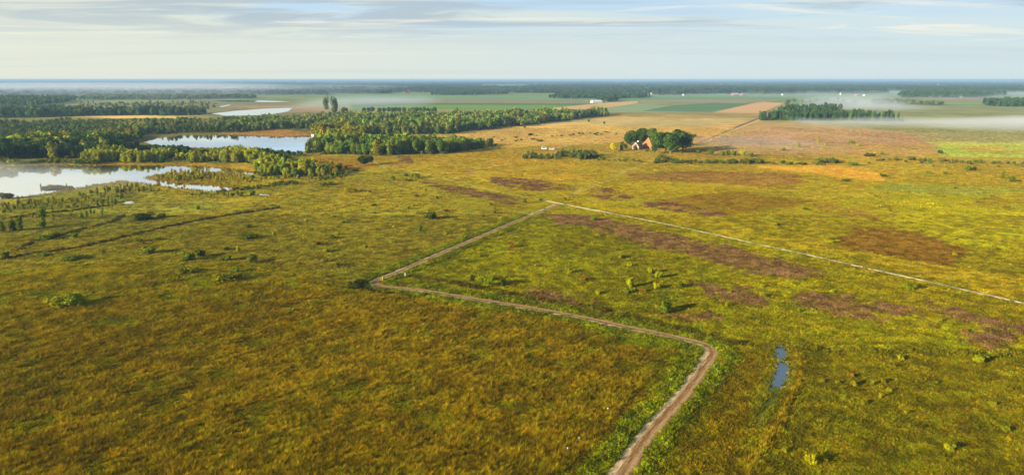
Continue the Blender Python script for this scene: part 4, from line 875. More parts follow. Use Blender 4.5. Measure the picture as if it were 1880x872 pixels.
# ------------------------------------------------------------------ bushes and trees standing free on the heath: x, y of the foot, height, width (frame pixels), kind, colour, label
YG, MG, DG, BR = (152, 148, 14), (106, 118, 16), (80, 94, 20), (130, 92, 30)
FREE = [
 (1158, 528, 25, 15, 'bush', YG, 'tall egg-shaped birch bush, biggest of the cluster right of centre'),
 (1153, 538, 11, 17, 'bush', MG, 'low round bush at the foot of the tall egg-shaped birch bush'),
 (1209, 511, 17, 13, 'bush', YG, 'thin yellow green birch in the cluster, right of the tall egg-shaped bush'),
 (1196, 502, 14, 14, 'bush', YG, 'pale yellow bush farthest back in the cluster right of centre'),
 (1205, 530, 15, 12, 'bush', YG, 'slim bush nearest the front right of the tall egg-shaped bush'),
 (1222, 573, 26, 25, 'bush', MG, 'big round green bush just above the sand track right of centre'),
 (1096, 540, 10, 9, 'bush', YG, 'small pale bush casting a long shadow, left of the tall egg-shaped bush'),
 (1044, 501, 13, 14, 'bush', YG, 'yellow green bush left of the little brown bush'),
 (1073, 515, 10, 14, 'bush', BR, 'little brown bush on the heath near the centre'),
 (899, 526, 25, 17, 'bush', MG, 'largest bush of the clump above the sand track bend'),
 (883, 518, 18, 16, 'bush', MG, 'middle bush of the clump above the sand track bend'),
 (867, 517, 17, 10, 'bush', DG, 'leftmost narrow bush of the clump above the sand track bend'),
 (923, 525, 20, 12, 'bush', DG, 'separate dark bush just right of the clump above the bend'),
 (655, 526, 12, 34, 'shrub', (60, 62, 20), 'dark tangled brushwood beside the sharp left bend of the track'),
 (1141, 472, 6, 14, 'shrub', MG, 'low flat shrub between the white path and the bush cluster'),
 (1090, 406, 13, 9, 'bush', MG, 'single green bush between the heather strip and the white path'),
 (1037, 368, 7, 8, 'bush', MG, 'small bush beside the junction of track and white path'),
 (964, 373, 11, 9, 'bush', MG, 'bush left of the junction of track and white path'),
 (993, 369.5, 6, 7, 'bush', MG, 'tiny bush touching the white path at the junction'),
 (901, 377, 5, 8, 'bush', MG, 'tiny bush on the heather strip left of the junction'),
 (790, 403, 17, 20, 'bush', DG, 'bushy dark pair-shaped shrub in the middle of the left heath'),
 (767, 393, 8, 9, 'bush', YG, 'small bush behind the bushy dark shrub on the left heath'),
 (743, 399, 8, 10, 'bush', YG, 'small pale bush left of the bushy dark shrub on the left heath'),
 (750, 384, 8, 7, 'bush', YG, 'farthest small bush behind the bushy dark shrub'),
 (772, 426, 13, 8, 'birch', MG, 'narrow upright young tree below the bushy dark shrub'),
 (818, 431, 9, 8, 'bush', YG, 'pale upright bush right of the narrow young tree'),
 (855, 426, 7, 6, 'bush', YG, 'tiny bush left of the straight sand track'),
 (687, 378, 5, 9, 'bush', DG, 'dark dot of a bush high on the left heath'),
 (637, 407, 8, 7, 'bush', MG, 'small bush with a shadow left of the dark dot bush'),
 (612, 438, 9, 13, 'bush', DG, 'dark rounded bush at the middle of the left heath'),
 (619, 489, 11, 10, 'bush', MG, 'green round bush left of the sharp track bend'),
 (465, 482, 18, 18, 'bush', DG, 'dark round bush with long shadow above the orange grass'),
 (416, 479, 13, 20, 'bush', MG, 'twin-lobed bush left of the dark round bush'),
 (368, 472, 18, 15, 'bush', DG, 'taller bush of the pair above the orange grass'),
 (346, 478, 20, 20, 'bush', MG, 'wider bush of the pair above the orange grass'),
 (272, 466, 17, 24, 'bush', MG, 'broad bush with long shadow left of the bush pair'),
 (458, 438, 11, 29, 'shrub', DG, 'wide dark low shrub on the left heath behind the round bush'),
 (290, 441, 7, 10, 'bush', MG, 'small bush by the dark peat trail'),
 (503, 432, 10, 7, 'bush', YG, 'slim pale bush right of the wide dark low shrub'),
 (455, 418, 8, 12, 'bush', MG, 'little bush behind the wide dark low shrub'),
 (438, 464, 13, 9, 'birch', YG, 'thin pale young birch between the round bush and the wide shrub'),
 (432, 500, 14, 16, 'bush', MG, 'green bush at the upper edge of the orange grass'),
 (418, 515, 18, 42, 'shrub', YG, 'wide yellow green shrub at the upper edge of the orange grass'),
 (345, 502, 16, 34, 'shrub', YG, 'yellow green shrub left of the wide one at the orange grass edge'),
 (132, 476, 11, 36, 'shrub', MG, 'long low green shrub below the peat trail at left'),
 (80, 470, 9, 20, 'shrub', MG, 'low shrub at the left end of the peat trail'),
 (12, 474, 15, 15, 'bush', DG, 'dark bush at the left edge near the peat trail'),
 (108, 563, 22, 40, 'shrub', YG, 'left pale half of the big shrub group in orange grass'),
 (137, 561, 27, 42, 'bush', MG, 'right dark half of the big shrub group in orange grass'),
 (264, 404, 17, 40, 'bush', DG, 'broad dark thicket left of the heath, beside the peat trail'),
 (297, 400, 11, 13, 'bush', MG, 'round bush just right of the broad dark thicket'),
 (363, 385, 9, 9, 'bush', MG, 'lone bush on the pale heath behind the broad dark thicket'),
 (5, 426, 20, 14, 'birch', DG, 'leftmost young tree of three by the left edge'),
 (25, 424, 20, 15, 'birch', DG, 'middle young tree of three by the left edge'),
 (38, 424, 26, 14, 'birch', DG, 'tallest young tree of three by the left edge'),
 (80, 418, 18, 16, 'birch', MG, 'young tree right of the three by the left edge'),
 (78, 399, 16, 18, 'birch', MG, 'misty young tree behind the three by the left edge'),
 (97, 405, 14, 7, 'birch', YG, 'slender pale birch right of the misty young tree'),
 (150, 403, 13, 11, 'birch', MG, 'left tree of the two beside the double ditch'),
 (159, 400, 13, 9, 'birch', MG, 'right tree of the two beside the double ditch'),
 (84, 440, 12, 22, 'bush', MG, 'wide green bush beside the double ditch at left'),
 (103, 436, 11, 16, 'bush', DG, 'dark bush next to the wide green bush at left'),
 (136, 436, 12, 13, 'bush', MG, 'round bush right of the double ditch'),
 (561, 408, 7, 7, 'bush', YG, 'pale dot of a bush in the upper left heath'),
 (572, 424, 7, 6, 'bush', MG, 'small bush below the pale dot bush'),
 (600, 463, 10, 11, 'bush', YG, 'yellowish bush left of the dark rounded bush'),
 (1670, 532, 16, 20, 'bush', MG, 'round green bush touching the white path at right'),
 (1525, 447, 8, 10, 'bush', YG, 'yellowish bush left of the dark mown patch'),
 (1334, 563, 9, 7, 'birch', YG, 'thin pale sapling right of the big round green bush'),
 (1468, 573, 10, 9, 'bush', MG, 'bush with dark shadow among the lower heather patches'),
 (1592, 508, 5, 9, 'bush', YG, 'tiny bush left of the white path at right'),
 (1652, 661, 12, 14, 'bush', YG, 'bright round bush on the green line right of the ditch'),
 (1609, 645, 9, 22, 'shrub', YG, 'low yellow shrub on the green line nearest the ditch'),
 (1796, 666, 17, 17, 'bush', YG, 'bright bush of the pair near the right edge'),
 (1809, 662, 14, 13, 'bush', MG, 'darker bush of the pair near the right edge, casting a shadow'),
 (1487, 852, 28, 19, 'bush', YG, 'tall yellow green bush at the bottom right of the ditch'),
 (1441, 830, 12, 10, 'bush', YG, 'small yellow bush left of the tall bottom bush'),
 (1514, 847, 10, 8, 'bush', YG, 'small bush right of the tall bottom bush'),
 (1743, 828, 20, 17, 'bush', YG, 'leaning pale bush with dark shadow at bottom right'),
 (1602, 706, 12, 8, 'bush', YG, 'narrow pale sapling, middle of the sapling group at right'),
 (1620, 703, 12, 10, 'bush', YG, 'roundish sapling, right end of the sapling group'),
 (1568, 708, 13, 11, 'bush', YG, 'orange tinged sapling, left part of the sapling group'),
 (1562, 692, 9, 13, 'bush', (140, 104, 24), 'orange bush behind the sapling group'),
 (1537, 704, 8, 10, 'bush', YG, 'small sapling left of the orange tinged one'),
 (1509, 702, 9, 9, 'bush', YG, 'leftmost sapling of the group at right'),
 (1632, 719, 11, 9, 'bush', YG, 'pale sapling below the right end of the sapling group'),
 (1616, 731, 12, 8, 'birch', YG, 'thin sapling lowest of the group at right'),
 (1584, 742, 11, 14, 'bush', YG, 'low wide sapling below the group at right'),
 (1664, 760, 10, 9, 'bush', YG, 'lone sapling between the group and the bottom right bush'),
 (1718, 704, 7, 9, 'bush', YG, 'lone tiny bush right of the sapling group'),
 (1847, 793, 13, 13, 'bush', YG, 'pale bush by the right edge in the lower grass'),
 (1824, 744, 10, 8, 'bush', YG, 'faint sapling above the pale bush by the right edge'),
 (1841, 328, 14, 7, 'birch', MG, 'upright dark young tree near the right edge'),
 (1857, 334, 13, 11, 'bush', MG, 'bush with shadow right of the upright young tree'),
 (1779, 313, 11, 22, 'bush', MG, 'dense green bush standing out below the low hedge'),
 (1734, 321, 8, 9, 'bush', MG, 'small bush left below the dense green bush'),
 (1704, 320, 8, 10, 'bush', MG, 'small bush farther left below the dense green bush'),
 (1620, 325, 8, 12, 'bush', DG, 'dark bush beside the orange grass patch'),
 (1553, 333, 5, 16, 'shrub', DG, 'flat dark shrub in the orange grass patch'),
 (1473, 303, 6, 15, 'bush', DG, 'dark low bush left of the round thicket'),
 (1566, 304, 8, 17, 'bush', MG, 'bright low bush right of the round thicket'),
 (1597, 288, 8, 17, 'bush', DG, 'dark wide bush behind the long low hedge'),
 (1619, 285, 8, 8, 'bush', MG, 'round bush right of the dark wide bush'),
 (1608, 284, 7, 6, 'bush', YG, 'yellow bush between the two darker ones'),
 (1726, 283, 9, 9, 'bush', DG, 'dark round bush at the corner of the bright green meadow'),
 (1501, 264, 11, 7, 'birch', YG, 'tall yellow sapling on the brown moor'),
 (1466, 271, 8, 10, 'birch', YG, 'pale yellow sapling on the brown moor, second from left'),
 (1438, 277, 7, 6, 'bush', MG, 'green sapling leftmost on the brown moor'),
 (1563, 264, 7, 10, 'bush', MG, 'greener sapling right on the brown moor'),
 (1577, 269, 7, 9, 'bush', YG, 'yellow sapling rightmost on the brown moor'),
 (1516, 268, 6, 8, 'birch', YG, 'faint sapling beside the tall yellow one on the moor'),
 (1283, 284, 10, 12, 'oak', DG, 'leftmost round tree in the row right of the farm'),
 (1306, 285, 11, 12, 'oak', MG, 'second round tree in the row right of the farm'),
 (1327, 286, 11, 9, 'bush', MG, 'third small tree in the row right of the farm'),
 (1337, 285, 13, 9, 'bush', MG, 'fourth small tree in the row right of the farm'),
 (1347, 286, 12, 10, 'bush', MG, 'fifth small tree in the row right of the farm'),
 (1363, 287, 13, 12, 'oak', YG, 'sixth yellowish tree in the row right of the farm'),
 (1378, 288, 10, 10, 'bush', MG, 'last small tree in the row right of the farm'),
 (1275, 253, 7, 8, 'oak', DG, 'single dark bush behind the farm trees on the right'),
 (1109, 229, 6, 4, 'oak', DG, 'single dot of a tree on the far golden grass'),
 (1081, 225, 6, 4, 'oak', DG, 'single tree left of the dot tree on the far golden grass'),
 (963, 236, 5, 6, 'oak', DG, 'single bush far left on the golden grass'),
 (973, 249, 5, 11, 'bush', DG, 'low bush on the golden grass below the long belt'),
 (991, 260, 5, 13, 'bush', MG, 'low bush on the golden grass above the vehicles'),
 (668, 304, 19, 24, 'oak', (58, 72, 22), 'round dark tree left of the path end, front of the central wood'),
 (680, 301, 16, 14, 'oak', (62, 78, 22), 'dark tree crowding the round dark tree at the path end'),
 (692, 287, 27, 20, 'birch', (136, 132, 22), 'tall bright yellow green birch where the path leaves the wood'),
 (722, 331, 11, 9, 'bush', MG, 'bush below the white path end'),
 (745, 324, 7, 7, 'bush', DG, 'small dark bush on the bend of the white path end'),
 (762, 327, 11, 17, 'bush', MG, 'wider bush right of the small dark bush by the path end'),
 (750, 333, 6, 11, 'shrub', DG, 'low dark shrub below the wider bush by the path end'),
 (651, 315, 8, 12, 'bush', MG, 'bush below the round dark tree'),
 (600, 340, 8, 26, 'shrub', MG, 'wide low shrub left of the path end on the heath'),
 (646, 352, 10, 24, 'shrub', YG, 'yellowish wide shrub in the upper left heath'),
 (600, 204, 24, 14, 'birch', (92, 104, 46), 'left tall tree of the avenue pair at the mist'),
 (614, 212, 30, 16, 'birch', (86, 100, 44), 'right tall tree of the avenue pair at the mist'),
 (633, 211, 14, 14, 'oak', (80, 96, 40), 'round tree right of the avenue pair'),
 (27, 303, 14, 20, 'bush', (140, 136, 22), 'bright yellow willow on the shore of the left lake'),
 (12, 364, 13, 30, 'bush', (84, 96, 44), 'misty round bush at the near shore by the left edge'),
 (75, 345, 7, 4, 'birch', MG, 'thin sapling at the tip of the lake islet'),
 (123, 346, 8, 4, 'birch', MG, 'thin sapling on the right of the lake islet'),
 (406, 332, 17, 7, 'birch', (140, 128, 36), 'pale slim birch standing tallest on the peninsula'),
]
for i, (px, py, hp, wp, kd, c, lab) in enumerate(FREE):
    x, y = gnd(px, py); k = ppm(y)
    if py > 680 and c == YG: c = (136, 132, 16)
    if kd == 'shrub' and c == YG: c = (128, 122, 14)
    tree(kd, x, y, hp/k*1.08, wp/k*1.15, lab, 'free standing bushes and trees on the heath' if kd in ('bush', 'shrub') else None, c)
# the many tiny bushes that dot the open heath
def dots(poly_px, n, lab, grp, cols):
    x, y = in_poly_points(wpoly(poly_px), 9.0); k = free(x, y) & (fbm(x, y, 45, 3, 30) > .42); x, y = x[k], y[k]
    pick = RNG.permutation(len(x))[:n]
    for i in pick:
        h = .8+1.5*RNG.random()**2; tree('bush', float(x[i]), float(y[i]), h, h*(.8+.9*RNG.random()), lab, grp, cols[RNG.integers(len(cols))])
dots([(40, 480), (250, 440), (520, 390), (640, 350), (800, 345), (960, 378), (860, 425), (700, 495), (620, 515), (400, 488)], 70, 'knee high bush among many dotting the left heath', 'tiny bushes dotting the left heath', (MG, DG, YG, BR))
dots([(800, 490), (1000, 405), (1200, 455), (1500, 525), (1860, 600), (1860, 640), (1460, 630), (1100, 575)], 36, 'knee high bush among many between white path and sand track', 'tiny bushes between white path and sand track', (MG, YG, YG, BR))
dots([(1300, 410), (1600, 330), (1850, 345), (1860, 530), (1500, 460)], 24, 'knee high bush among many beyond the white path at right', 'tiny bushes beyond the white path', (MG, YG, DG))
# a row of round trees standing in the far green field
for i, px in enumerate((668, 676, 684, 697, 705, 713, 721, 727, 733, 742, 752, 758, 765, 772, 779, 786, 793, 798)):
    x, y = gnd(px, 208.5 - .6*(i % 3)); tree('oak', x, y, 10.5+3*random.random(), 9+3*random.random(), ('%s from the left in the row of round trees along the far green field' % ('first second third fourth fifth sixth seventh eighth ninth tenth eleventh twelfth thirteenth fourteenth fifteenth sixteenth seventeenth last'.split()[i])).replace('last from the left', 'rightmost tree').replace(' from the left', ' tree from the left'), 'row of round trees along the far green field', (72, 90, 40))
# the farm's trees
FT = [(1158, 272, 33, 24, 'tall dark oak behind the farmhouse, left of the group'), (1180, 268, 33, 30, 'tall dark oak behind the barn roof'), (1207, 280, 39, 28, 'big round oak standing right against the barn'), (1196, 271, 36, 24, 'tall oak filling the gap behind the right end of the barn'),
      (1201, 282, 18, 11, 'small tree in front of the oak by the barn'), (1222, 279, 37, 28, 'middle oak of the big farm group'), (1231, 282, 38, 30, 'front oak of the big farm group catching the light'),
      (1243, 276, 39, 32, 'tall oak near the right end of the farm group'), (1254, 279, 38, 28, 'rightmost oak of the farm group in shade')]
for px, py, hp, wp, lab in FT:
    x, y = gnd(px, py); k = ppm(y); tree('oak', x, y, hp/k*1.1, wp/k*1.3, lab, 'big oaks round the farm', (64, 84, 24))
for px, py, hp, wp, kd, c, lab in [(1127, 278, 18, 19, 'oak', (176, 156, 10), 'bright yellow round tree at the left of the farm'), (1141, 277, 18, 11, 'birch', (84, 100, 34), 'green tree between the yellow tree and the farmhouse'),
      (1148, 274, 14, 10, 'bush', (76, 92, 30), 'bush beside the farmhouse gable'), (1187, 279, 9, 10, 'bush', (124, 122, 30), 'light bush at the barn wall'), (1215, 290, 9, 20, 'shrub', (112, 112, 34), 'low shrub by the lane in front of the farm oaks')]:
    x, y = gnd(px, py); k = ppm(y); tree(kd, x, y, hp/k, wp/k*1.05, lab, None, c)

# ------------------------------------------------------------------ buildings
M_BRICK = solid('pale_brick', A(150, 128, 100), .9, .2, 1.2); M_RBRICK = solid('red_brick', A(150, 92, 66), .9, .2, 1.2)
M_TILE = solid('orange_tile', A(188, 100, 54), .8, .22, 1.0, .3); M_TILED = solid('dark_red_tile', A(140, 62, 46), .8, .25, 1.0, .3); M_GREYT = solid('grey_tile', A(112, 92, 80), .8, .25, 1.0, .3)  # orange and dark red double as the farm barn's painted-in sunlit and shaded tiles
M_WHITE = solid('white_paint', A(236, 232, 224), .6); M_GLASS = solid('dark_pane', (0.02, 0.025, 0.03), .1); M_DOOR = solid('green_door', A(52, 70, 48), .6); M_STEEL = solid('pale_sheet_steel', A(196, 198, 198), .5, .1, .3); M_PALE = solid('weathered_white', A(190, 184, 172), .8, .15, .4)
M_RED = solid('red_paint', A(186, 50, 40), .4); M_BLACK = solid('rubber', (0.015, 0.015, 0.016), .8); M_WOOD = solid('grey_wood', A(150, 130, 104), .9, .25, 2.0)
def part(name, V, Fc, mat, parent): o = link(bpy.data.objects.new(name, mesh_py(name, V, Fc, mat))); o.parent = parent; return o
def box(name, x0, x1, y0, y1, z0, z1, mat, parent):
    V = [(x, y, z) for z in (z0, z1) for y in (y0, y1) for x in (x0, x1)]
    return part(name, V, [(0, 2, 3, 1), (4, 5, 7, 6), (0, 1, 5, 4), (1, 3, 7, 5), (3, 2, 6, 7), (2, 0, 4, 6)], mat, parent)
def slab(name, q, th, mat, parent):
    """a thick roof plane from four (or three) corner points"""
    q = [Vector(p) for p in q]; n = (q[1]-q[0]).cross(q[2]-q[0]).normalized(); n = n if n.z > 0 else -n; k = len(q)
    V = [p for p in q] + [p + n*th for p in q]
    Fc = [tuple(range(k)), tuple(range(2*k-1, k-1, -1))] + [(i, (i+1) % k, k+(i+1) % k, k+i) for i in range(k)]
    return part(name, V, Fc, mat, parent)
def house(name, label, cat, loc, rz, W_, L_, eave, ridge, hip, wall, roofm, wins=0, chim=True, hipm=None, doors=0, group=None, trim=False):
    """gable front looks along -y; ridge runs along y; hip: length of the hip at the front (0 = gable)"""
    r = link(bpy.data.objects.new(name, None)); r.location = (loc[0], loc[1], 0); r.rotation_euler = (0, 0, rz); tag(r, label, cat, group)
    w = W_/2; o = .3
    top = ridge-.15
    if hip: V = [(-w, 0, 0), (w, 0, 0), (w, L_, 0), (-w, L_, 0), (-w, 0, eave), (w, 0, eave), (w, L_, eave), (-w, L_, eave), (0, L_, top)]; Fc = [(0, 1, 5, 4), (1, 2, 6, 5), (2, 3, 7, 8, 6), (3, 0, 4, 7)]
    else: V = [(-w, 0, 0), (w, 0, 0), (w, L_, 0), (-w, L_, 0), (-w, 0, eave), (w, 0, eave), (w, L_, eave), (-w, L_, eave), (0, L_, top), (0, 0, top)]; Fc = [(0, 1, 5, 9, 4), (1, 2, 6, 5), (2, 3, 7, 8, 6), (3, 0, 4, 7)]
    part('wall', V, Fc, wall, r)
    sl = (ridge-eave)/w; e = eave - o*sl
    f0 = hip if hip else -o
    rf = slab('roof', [(w+o, -o, e), (w+o, L_+o, e), (0, L_+o, ridge), (0, f0, ridge)], .18, roofm, r)
    slab('roof', [(-w-o, L_+o, e), (-w-o, -o, e), (0, f0, ridge), (0, L_+o, ridge)], .18, roofm, r)
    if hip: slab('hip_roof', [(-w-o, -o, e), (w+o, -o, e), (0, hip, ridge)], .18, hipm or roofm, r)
    if trim:
        for s in (-1, 1):
            slab('barge_board', [(s*(w+o), -o-.05, e+.1), (s*(w+o), -o+.12, e+.1), (0, (f0 if hip else -o)+.12, ridge+.1), (0, (f0 if hip else -o)-.05, ridge+.1)], .16, M_WHITE, r)
    if chim:
        c = box('chimney', -.45, .45, L_*.45, L_*.45+.9, ridge-.6, ridge+1.3, M_WHITE if trim else M_RBRICK, r)
    for i in range(wins):
        x = -w + W_*(i+.7)/(wins+.4); fr = box('window', x-.6, x+.6, -.08, .05, 1.0, 2.5, M_WHITE, r); box('pane', x-.48, x+.48, -.11, -.085, 1.12, 2.38, M_GLASS, fr)
    if wins and not hip:
        fr = box('window', -.55, .55, -.08, .05, eave+.9, eave+2.2, M_WHITE, r); box('pane', -.43, .43, -.11, -.085, eave+1.0, eave+2.1, M_GLASS, fr)
    if doors:
        box('door', w-2.6, w-1.4, -.1, .05, 0.05, 2.2, M_DOOR, r)
    nside = max(1, int(L_/4))
    if wins:
        for i in range(nside):
            y = L_*(i+.5)/nside; fr = box('window', w-.05, w+.08, y-.5, y+.5, .9, min(2.1, eave-.3), M_WHITE, r); box('pane', w+.085, w+.11, y-.4, y+.4, 1.0, min(2.0, eave-.4), M_GLASS, fr)
    return r
ax = math.radians(-38)
hx, hy = gnd(1166.5, 275.3)
house('farmhouse', 'brick farmhouse with white edged gable beside the big oaks', 'house', (hx, hy), ax, 6.8, 9.5, 2.8, 7.0, 0, M_BRICK, M_GREYT, 2, True, None, 1, None, True)
bx_, by_ = gnd(1187.0, 273.6)
house('farm_barn', 'big barn with tiled hip roof coloured sunlit orange behind the farmhouse', 'barn', (bx_, by_), ax, 11.5, 15, 2.6, 10.8, 3.4, M_RBRICK, M_TILED, 3, False, M_TILE, 0)  # sun on the hip and shade on the slopes put into the tile colours
x, y = gnd(1160, 280); 
# hide by the middle lake
def bird_hide():
    x, y = gnd(574, 252.5); r = link(bpy.data.objects.new('bird_hide', None)); r.location = (x, y, 0); r.rotation_euler = (0, 0, -.3); r.scale = (.72, .72, .72)
    tag(r, 'small white hut on stilts on the bank of the middle lake', 'hut')
    for sx in (-2, 2):
        for sy in (.2, 2.8): box('stilt', sx-.12, sx+.12, sy-.12, sy+.12, 0, 1.2, M_WOOD, r)
    box('wall', -2.4, 2.4, 0, 3, 1.2, 4.2, M_WHITE, r); slab('roof', [(-2.8, -.5, 4.9), (2.8, -.5, 4.9), (2.8, 3.5, 4.25), (-2.8, 3.5, 4.25)], .15, M_STEEL, r); box('viewing_slit', -1.8, 1.8, -.05, .02, 2.7, 3.1, M_GLASS, r)
bird_hide()
FAR_H = [  # frame x, y, facing, width, length, eave, ridge, wall, roof, label
 (1086, 189.3, 1.2, 22, 42, 5, 9, M_STEEL, M_STEEL, 'long white barn in the far fields'), (1119, 186.8, -.5, 12, 16, 3.5, 10, M_PALE, M_TILED, 'white house among trees right of the long white barn'),
 (1047, 181, .6, 12, 20, 3.5, 10, M_PALE, M_GREYT, 'pale house at the foot of the far wood, left of the long barn'), (1195, 173.8, .9, 18, 40, 4, 10, M_PALE, M_STEEL, 'white far farm above the crop fields'),
 (1254, 176, .3, 12, 22, 4, 10, M_PALE, M_GREYT, 'small pale far house right of the white far farm'), (1344, 175.6, 1.0, 22, 48, 4, 10, M_RBRICK, M_STEEL, 'wide pale roofed far farm at the wood edge'),
 (1360, 175.9, .8, 18, 30, 4, 10, M_RBRICK, M_STEEL, 'second pale roofed far farm right of the wide one'), (1436, 175.6, .4, 12, 18, 4, 9, M_PALE, M_GREYT, 'small white far house behind the wood block'),
 (1543, 175.5, .2, 7, 9, 6, 14, M_PALE, M_PALE, 'slim white far silo building above the mist'), (1570, 176.4, .9, 16, 32, 4, 9, M_RBRICK, M_STEEL, 'long low pale far farm right of the silo'),
 (1586, 176.4, .7, 14, 26, 4, 9, M_PALE, M_TILED, 'far farm with reddish roof right of the long low one'), (1673, 189.6, .9, 15, 26, 3, 11, M_RBRICK, M_TILED, 'red roofed farm among trees at right'),
 (1687, 191.4, .5, 9, 12, 3, 7, M_PALE, M_GREYT, 'small white shed beside the red roofed farm'), (1708, 179.3, 1.1, 20, 30, 4, 10, M_PALE, M_TILE, 'orange roofed far farm below the tall dark wood'),
 (1727, 179.6, .4, 10, 14, 4, 9, M_PALE, M_STEEL, 'small white building right of the orange roofed farm'), (1763, 179.2, .8, 13, 24, 4, 9, M_PALE, M_TILED, 'rightmost far farm under the dark wood'),
 (1668, 160.6, 1.3, 50, 130, 8, 14, M_PALE, M_STEEL, 'long white sheds far off near the horizon, left one'), (1793, 159.6, 1.2, 50, 120, 9, 16, M_PALE, M_STEEL, 'long white sheds far off near the horizon, right one'),
 (1722, 160.2, .4, 30, 30, 16, 26, M_PALE, M_PALE, 'bright far silo block near the horizon'), (742, 171.2, 1.0, 18, 40, 4, 9, M_RBRICK, M_TILED, 'reddish far barns under the long forest band'), (1385, 158.8, .5, 20, 30, 5, 11, M_PALE, M_TILED, 'tiny pale far house near the horizon'),
]
for px, py, rz, w_, l_, ev, rg, wm, rm, lab in FAR_H:
    x, y = gnd(px, py); house('far_building', lab, 'building', (x, y), -rz, w_*.72, l_*.72, ev*.85, rg*.85, 0, wm, rm, 0, False)
# tower on the skyline
x, y = gnd(541, 158.5); r = link(bpy.data.objects.new('water_tower', None)); r.location = (x, y, 0); tag(r, 'tiny dark tower sticking up from the far skyline', 'tower')
V, Fc = tube([(0, 0, 0), (0, 0, 34)], [4, 3.5], 10); part('shaft', V, Fc, M_GREYT, r); V, Fc = tube([(0, 0, 34), (0, 0, 37), (0, 0, 47), (0, 0, 50)], [3.5, 9, 9, 1], 12); part('tank', V, Fc, M_GREYT, r)

# vehicles parked on the heath
def vehicle(px, py, rz, L_, W_, hb, hc, c0, c1, label, name, cat, body, band=None):
    x, y = gnd(px, py); r = link(bpy.data.objects.new(name, None)); r.location = (x, y, 0); r.rotation_euler = (0, 0, rz); r.scale = (.8, .8, .8); tag(r, label, cat)
    w = W_/2; a, b = -L_/2, L_/2
    prof = [(a, .35), (b, .35), (b, hb*.75), (b-.15, hb), (c1, hb), (c1-.5, hc), (c0+.2, hc), (c0, hb), (a, hb)]
    V = [(p, s*w, z) for s in (-1, 1) for p, z in prof]; k = len(prof)
    part('body', V, [tuple(range(k)), tuple(range(2*k-1, k-1, -1))] + [(i, (i+1) % k, k+(i+1) % k, k+i) for i in range(k)], body, r)
    for s in (-1, 1): box('window', c0+.35, c1-.65, s*(w+.01)-.015, s*(w+.01)+.015, hb+.05, hc-.12, M_GLASS, r)
    if band: box('stripe', a+.1, b-.1, -w-.03, -w-.005, hb*.5, hb*.8, band, r)
    for sx in (a+.9, b-.9):
        for s in (-1, 1):
            V, Fc = tube([(0, 0, -.11), (0, 0, .11)], [.36, .36], 14); Fc += [tuple(range(13, -1, -1)), tuple(range(14, 28))]
            o = part('wheel', V, Fc, M_BLACK, r); o.rotation_euler = (math.pi/2, 0, 0); o.location = (sx, s*(w-.05), .36)
vehicle(999, 274.3, .05, 6.0, 2.2, 1.4, 2.9, -2.9, 2.4, 'white van parked left on the heath', 'parked_van', 'van', M_WHITE)
vehicle(1013, 275.2, -.08, 6.4, 2.2, 1.3, 2.7, -3.1, 2.2, 'white van with red stripe parked right of the plain one', 'parked_van', 'van', M_WHITE, M_RED)

# small posts by the tracks
def post(px, py, h, mat, label, capm=None):
    x, y = gnd(px, py); r = link(bpy.data.objects.new('marker_post', None)); r.location = (x, y, 0); tag(r, label, 'post')
    V, Fc = tube([(0, 0, -.1), (0, 0, h*.86)], [.12, .11], 8); part('shaft', V, Fc, mat, r)
    V, Fc = tube([(0, 0, h*.86), (0, 0, h*.96), (0, 0, h)], [.135, .125, .02], 8); part('cap', V, Fc, capm or mat, r)
post(702.5, 514, 1.3, solid('yellow_paint', A(220, 180, 70), .7), 'yellowish post at the inside of the sharp left bend')
post(744, 509, 1.5, M_WHITE, 'white post beside the dark hollow right of the sharp bend')
post(685, 528.5, 1.0, M_WOOD, 'short grey post at the outside of the sharp left bend')
post(1116, 753, .6, M_WHITE, 'uppermost of three white stakes in the grass left of the track')
post(1063, 807, .6, M_WHITE, 'middle of three white stakes in the grass left of the track')
post(1042, 826, .6, M_WHITE, 'lowest of three white stakes in the grass left of the track')

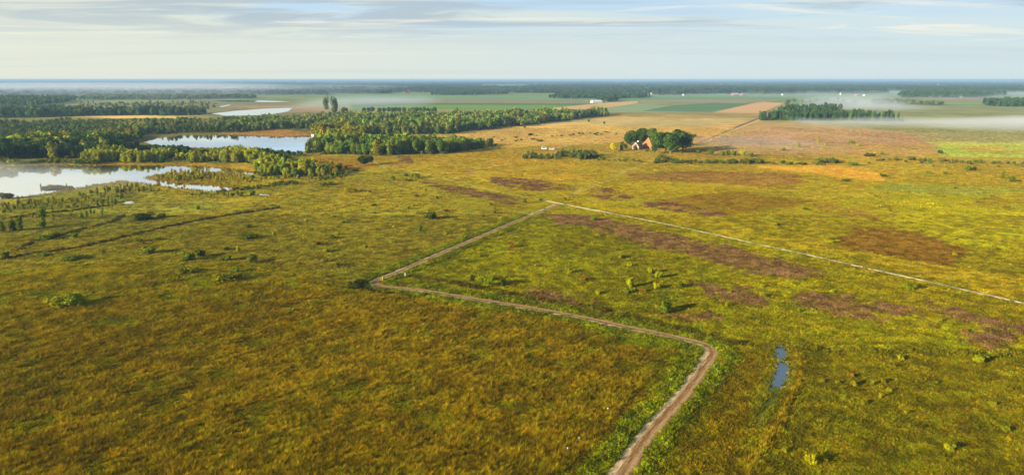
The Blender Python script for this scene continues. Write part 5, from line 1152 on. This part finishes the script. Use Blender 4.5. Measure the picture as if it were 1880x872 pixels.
# ------------------------------------------------------------------ the morning air
def volume(name, mat_name, density, color, aniso, bounds, label, falloff=None):
    (x0, x1), (y0, y1), (z0, z1) = bounds
    V = [(x, y, z) for z in (z0, z1) for y in (y0, y1) for x in (x0, x1)]
    m, nt, N, L = newmat(mat_name); out = N('ShaderNodeOutputMaterial'); v = N('ShaderNodeVolumePrincipled'); L(v.outputs[0], out.inputs['Volume'])
    v.inputs['Color'].default_value = (*color, 1); v.inputs['Density'].default_value = density; v.inputs['Anisotropy'].default_value = aniso
    if falloff:
        tc = N('ShaderNodeTexCoord'); ns, (lo, hi), zpow = falloff
        mp = N('ShaderNodeVectorMath'); mp.operation = 'MULTIPLY_ADD'; L(tc.outputs['Generated'], mp.inputs[0]); mp.inputs[1].default_value = (2, 2, 1); mp.inputs[2].default_value = (-1, -1, 0)
        ln = N('ShaderNodeVectorMath'); ln.operation = 'LENGTH'; L(mp.outputs[0], ln.inputs[0])
        n = N('ShaderNodeTexNoise'); L(tc.outputs['Object'], n.inputs['Vector']); n.inputs['Scale'].default_value = ns; n.inputs['Detail'].default_value = 3
        ad = N('ShaderNodeMath'); ad.operation = 'MULTIPLY_ADD'; L(n.outputs[0], ad.inputs[0]); ad.inputs[1].default_value = -1.0; L(ln.outputs['Value'], ad.inputs[2])
        mr = N('ShaderNodeMapRange'); mr.interpolation_type = 'SMOOTHSTEP'; L(ad.outputs[0], mr.inputs[0]); mr.inputs[1].default_value = lo; mr.inputs[2].default_value = hi; mr.inputs[3].default_value = density; mr.inputs[4].default_value = 0.0
        L(mr.outputs[0], v.inputs['Density'])
    o = link(bpy.data.objects.new(name, mesh_py(name, V, [(0, 2, 3, 1), (4, 5, 7, 6), (0, 1, 5, 4), (1, 3, 7, 5), (3, 2, 6, 7), (2, 0, 4, 6)], m)))
    tag(o, label, 'haze' if name == 'haze' else 'fog', kind='stuff'); return o
volume('haze', 'morning_haze', 0.00009, (0.25, 0.41, 0.62), 0.0, ((-90000, 90000), (-70000, 70000), (-1.0, 67.0)), 'pale blue morning haze over the whole plain')

volume('fog_bank', 'fog', 0.0085, (0.66, 0.70, 0.72), 0.0, ((430, 2000), (830, 1180), (-.6, 12.0)), 'white fog bank lying over the moor at the right', (.006, (.2, .75), 1))
volume('fog_bank', 'fog', 0.0010, (0.46, 0.53, 0.60), 0.0, ((-5600, -600), (1900, 5600), (-.6, 48.0)), 'pale mist layer over the far woods at left', (.0012, (.2, .75), 1))
volume('fog_bank', 'fog', 0.0045, (0.6, 0.66, 0.72), 0.0, ((660, 930), (1440, 1800), (-.6, 30.0)), 'mist rising behind the wood block at right', (.012, (.1, .7), 1))
volume('fog_bank', 'fog', 0.0025, (0.45, 0.56, 0.68), 0.0, ((165, 330), (600, 790), (-.6, 6.0)), 'thin bluish mist drifting right of the farm oaks', (.02, (.1, .7), 1))
volume('fog_bank', 'fog', 0.006, (0.7, 0.72, 0.70), 0.0, ((-560, -225), (330, 500), (-.6, 12.0)), 'thin mist over the scrub at the left edge', (.015, (.1, .7), 1))
volume('fog_bank', 'fog', 0.0011, (0.5, 0.6, 0.7), 0.0, ((-560, -200), (1350, 2300), (-.6, 24.0)), 'thin mist beside the avenue trees', (.006, (.1, .7), 1))
volume('fog_bank', 'fog', 0.0007, (0.5, 0.6, 0.66), 0.0, ((300, 4200), (2100, 3900), (-.6, 16.0)), 'thin mist over the far fields at right', (.002, (.1, .7), 1))
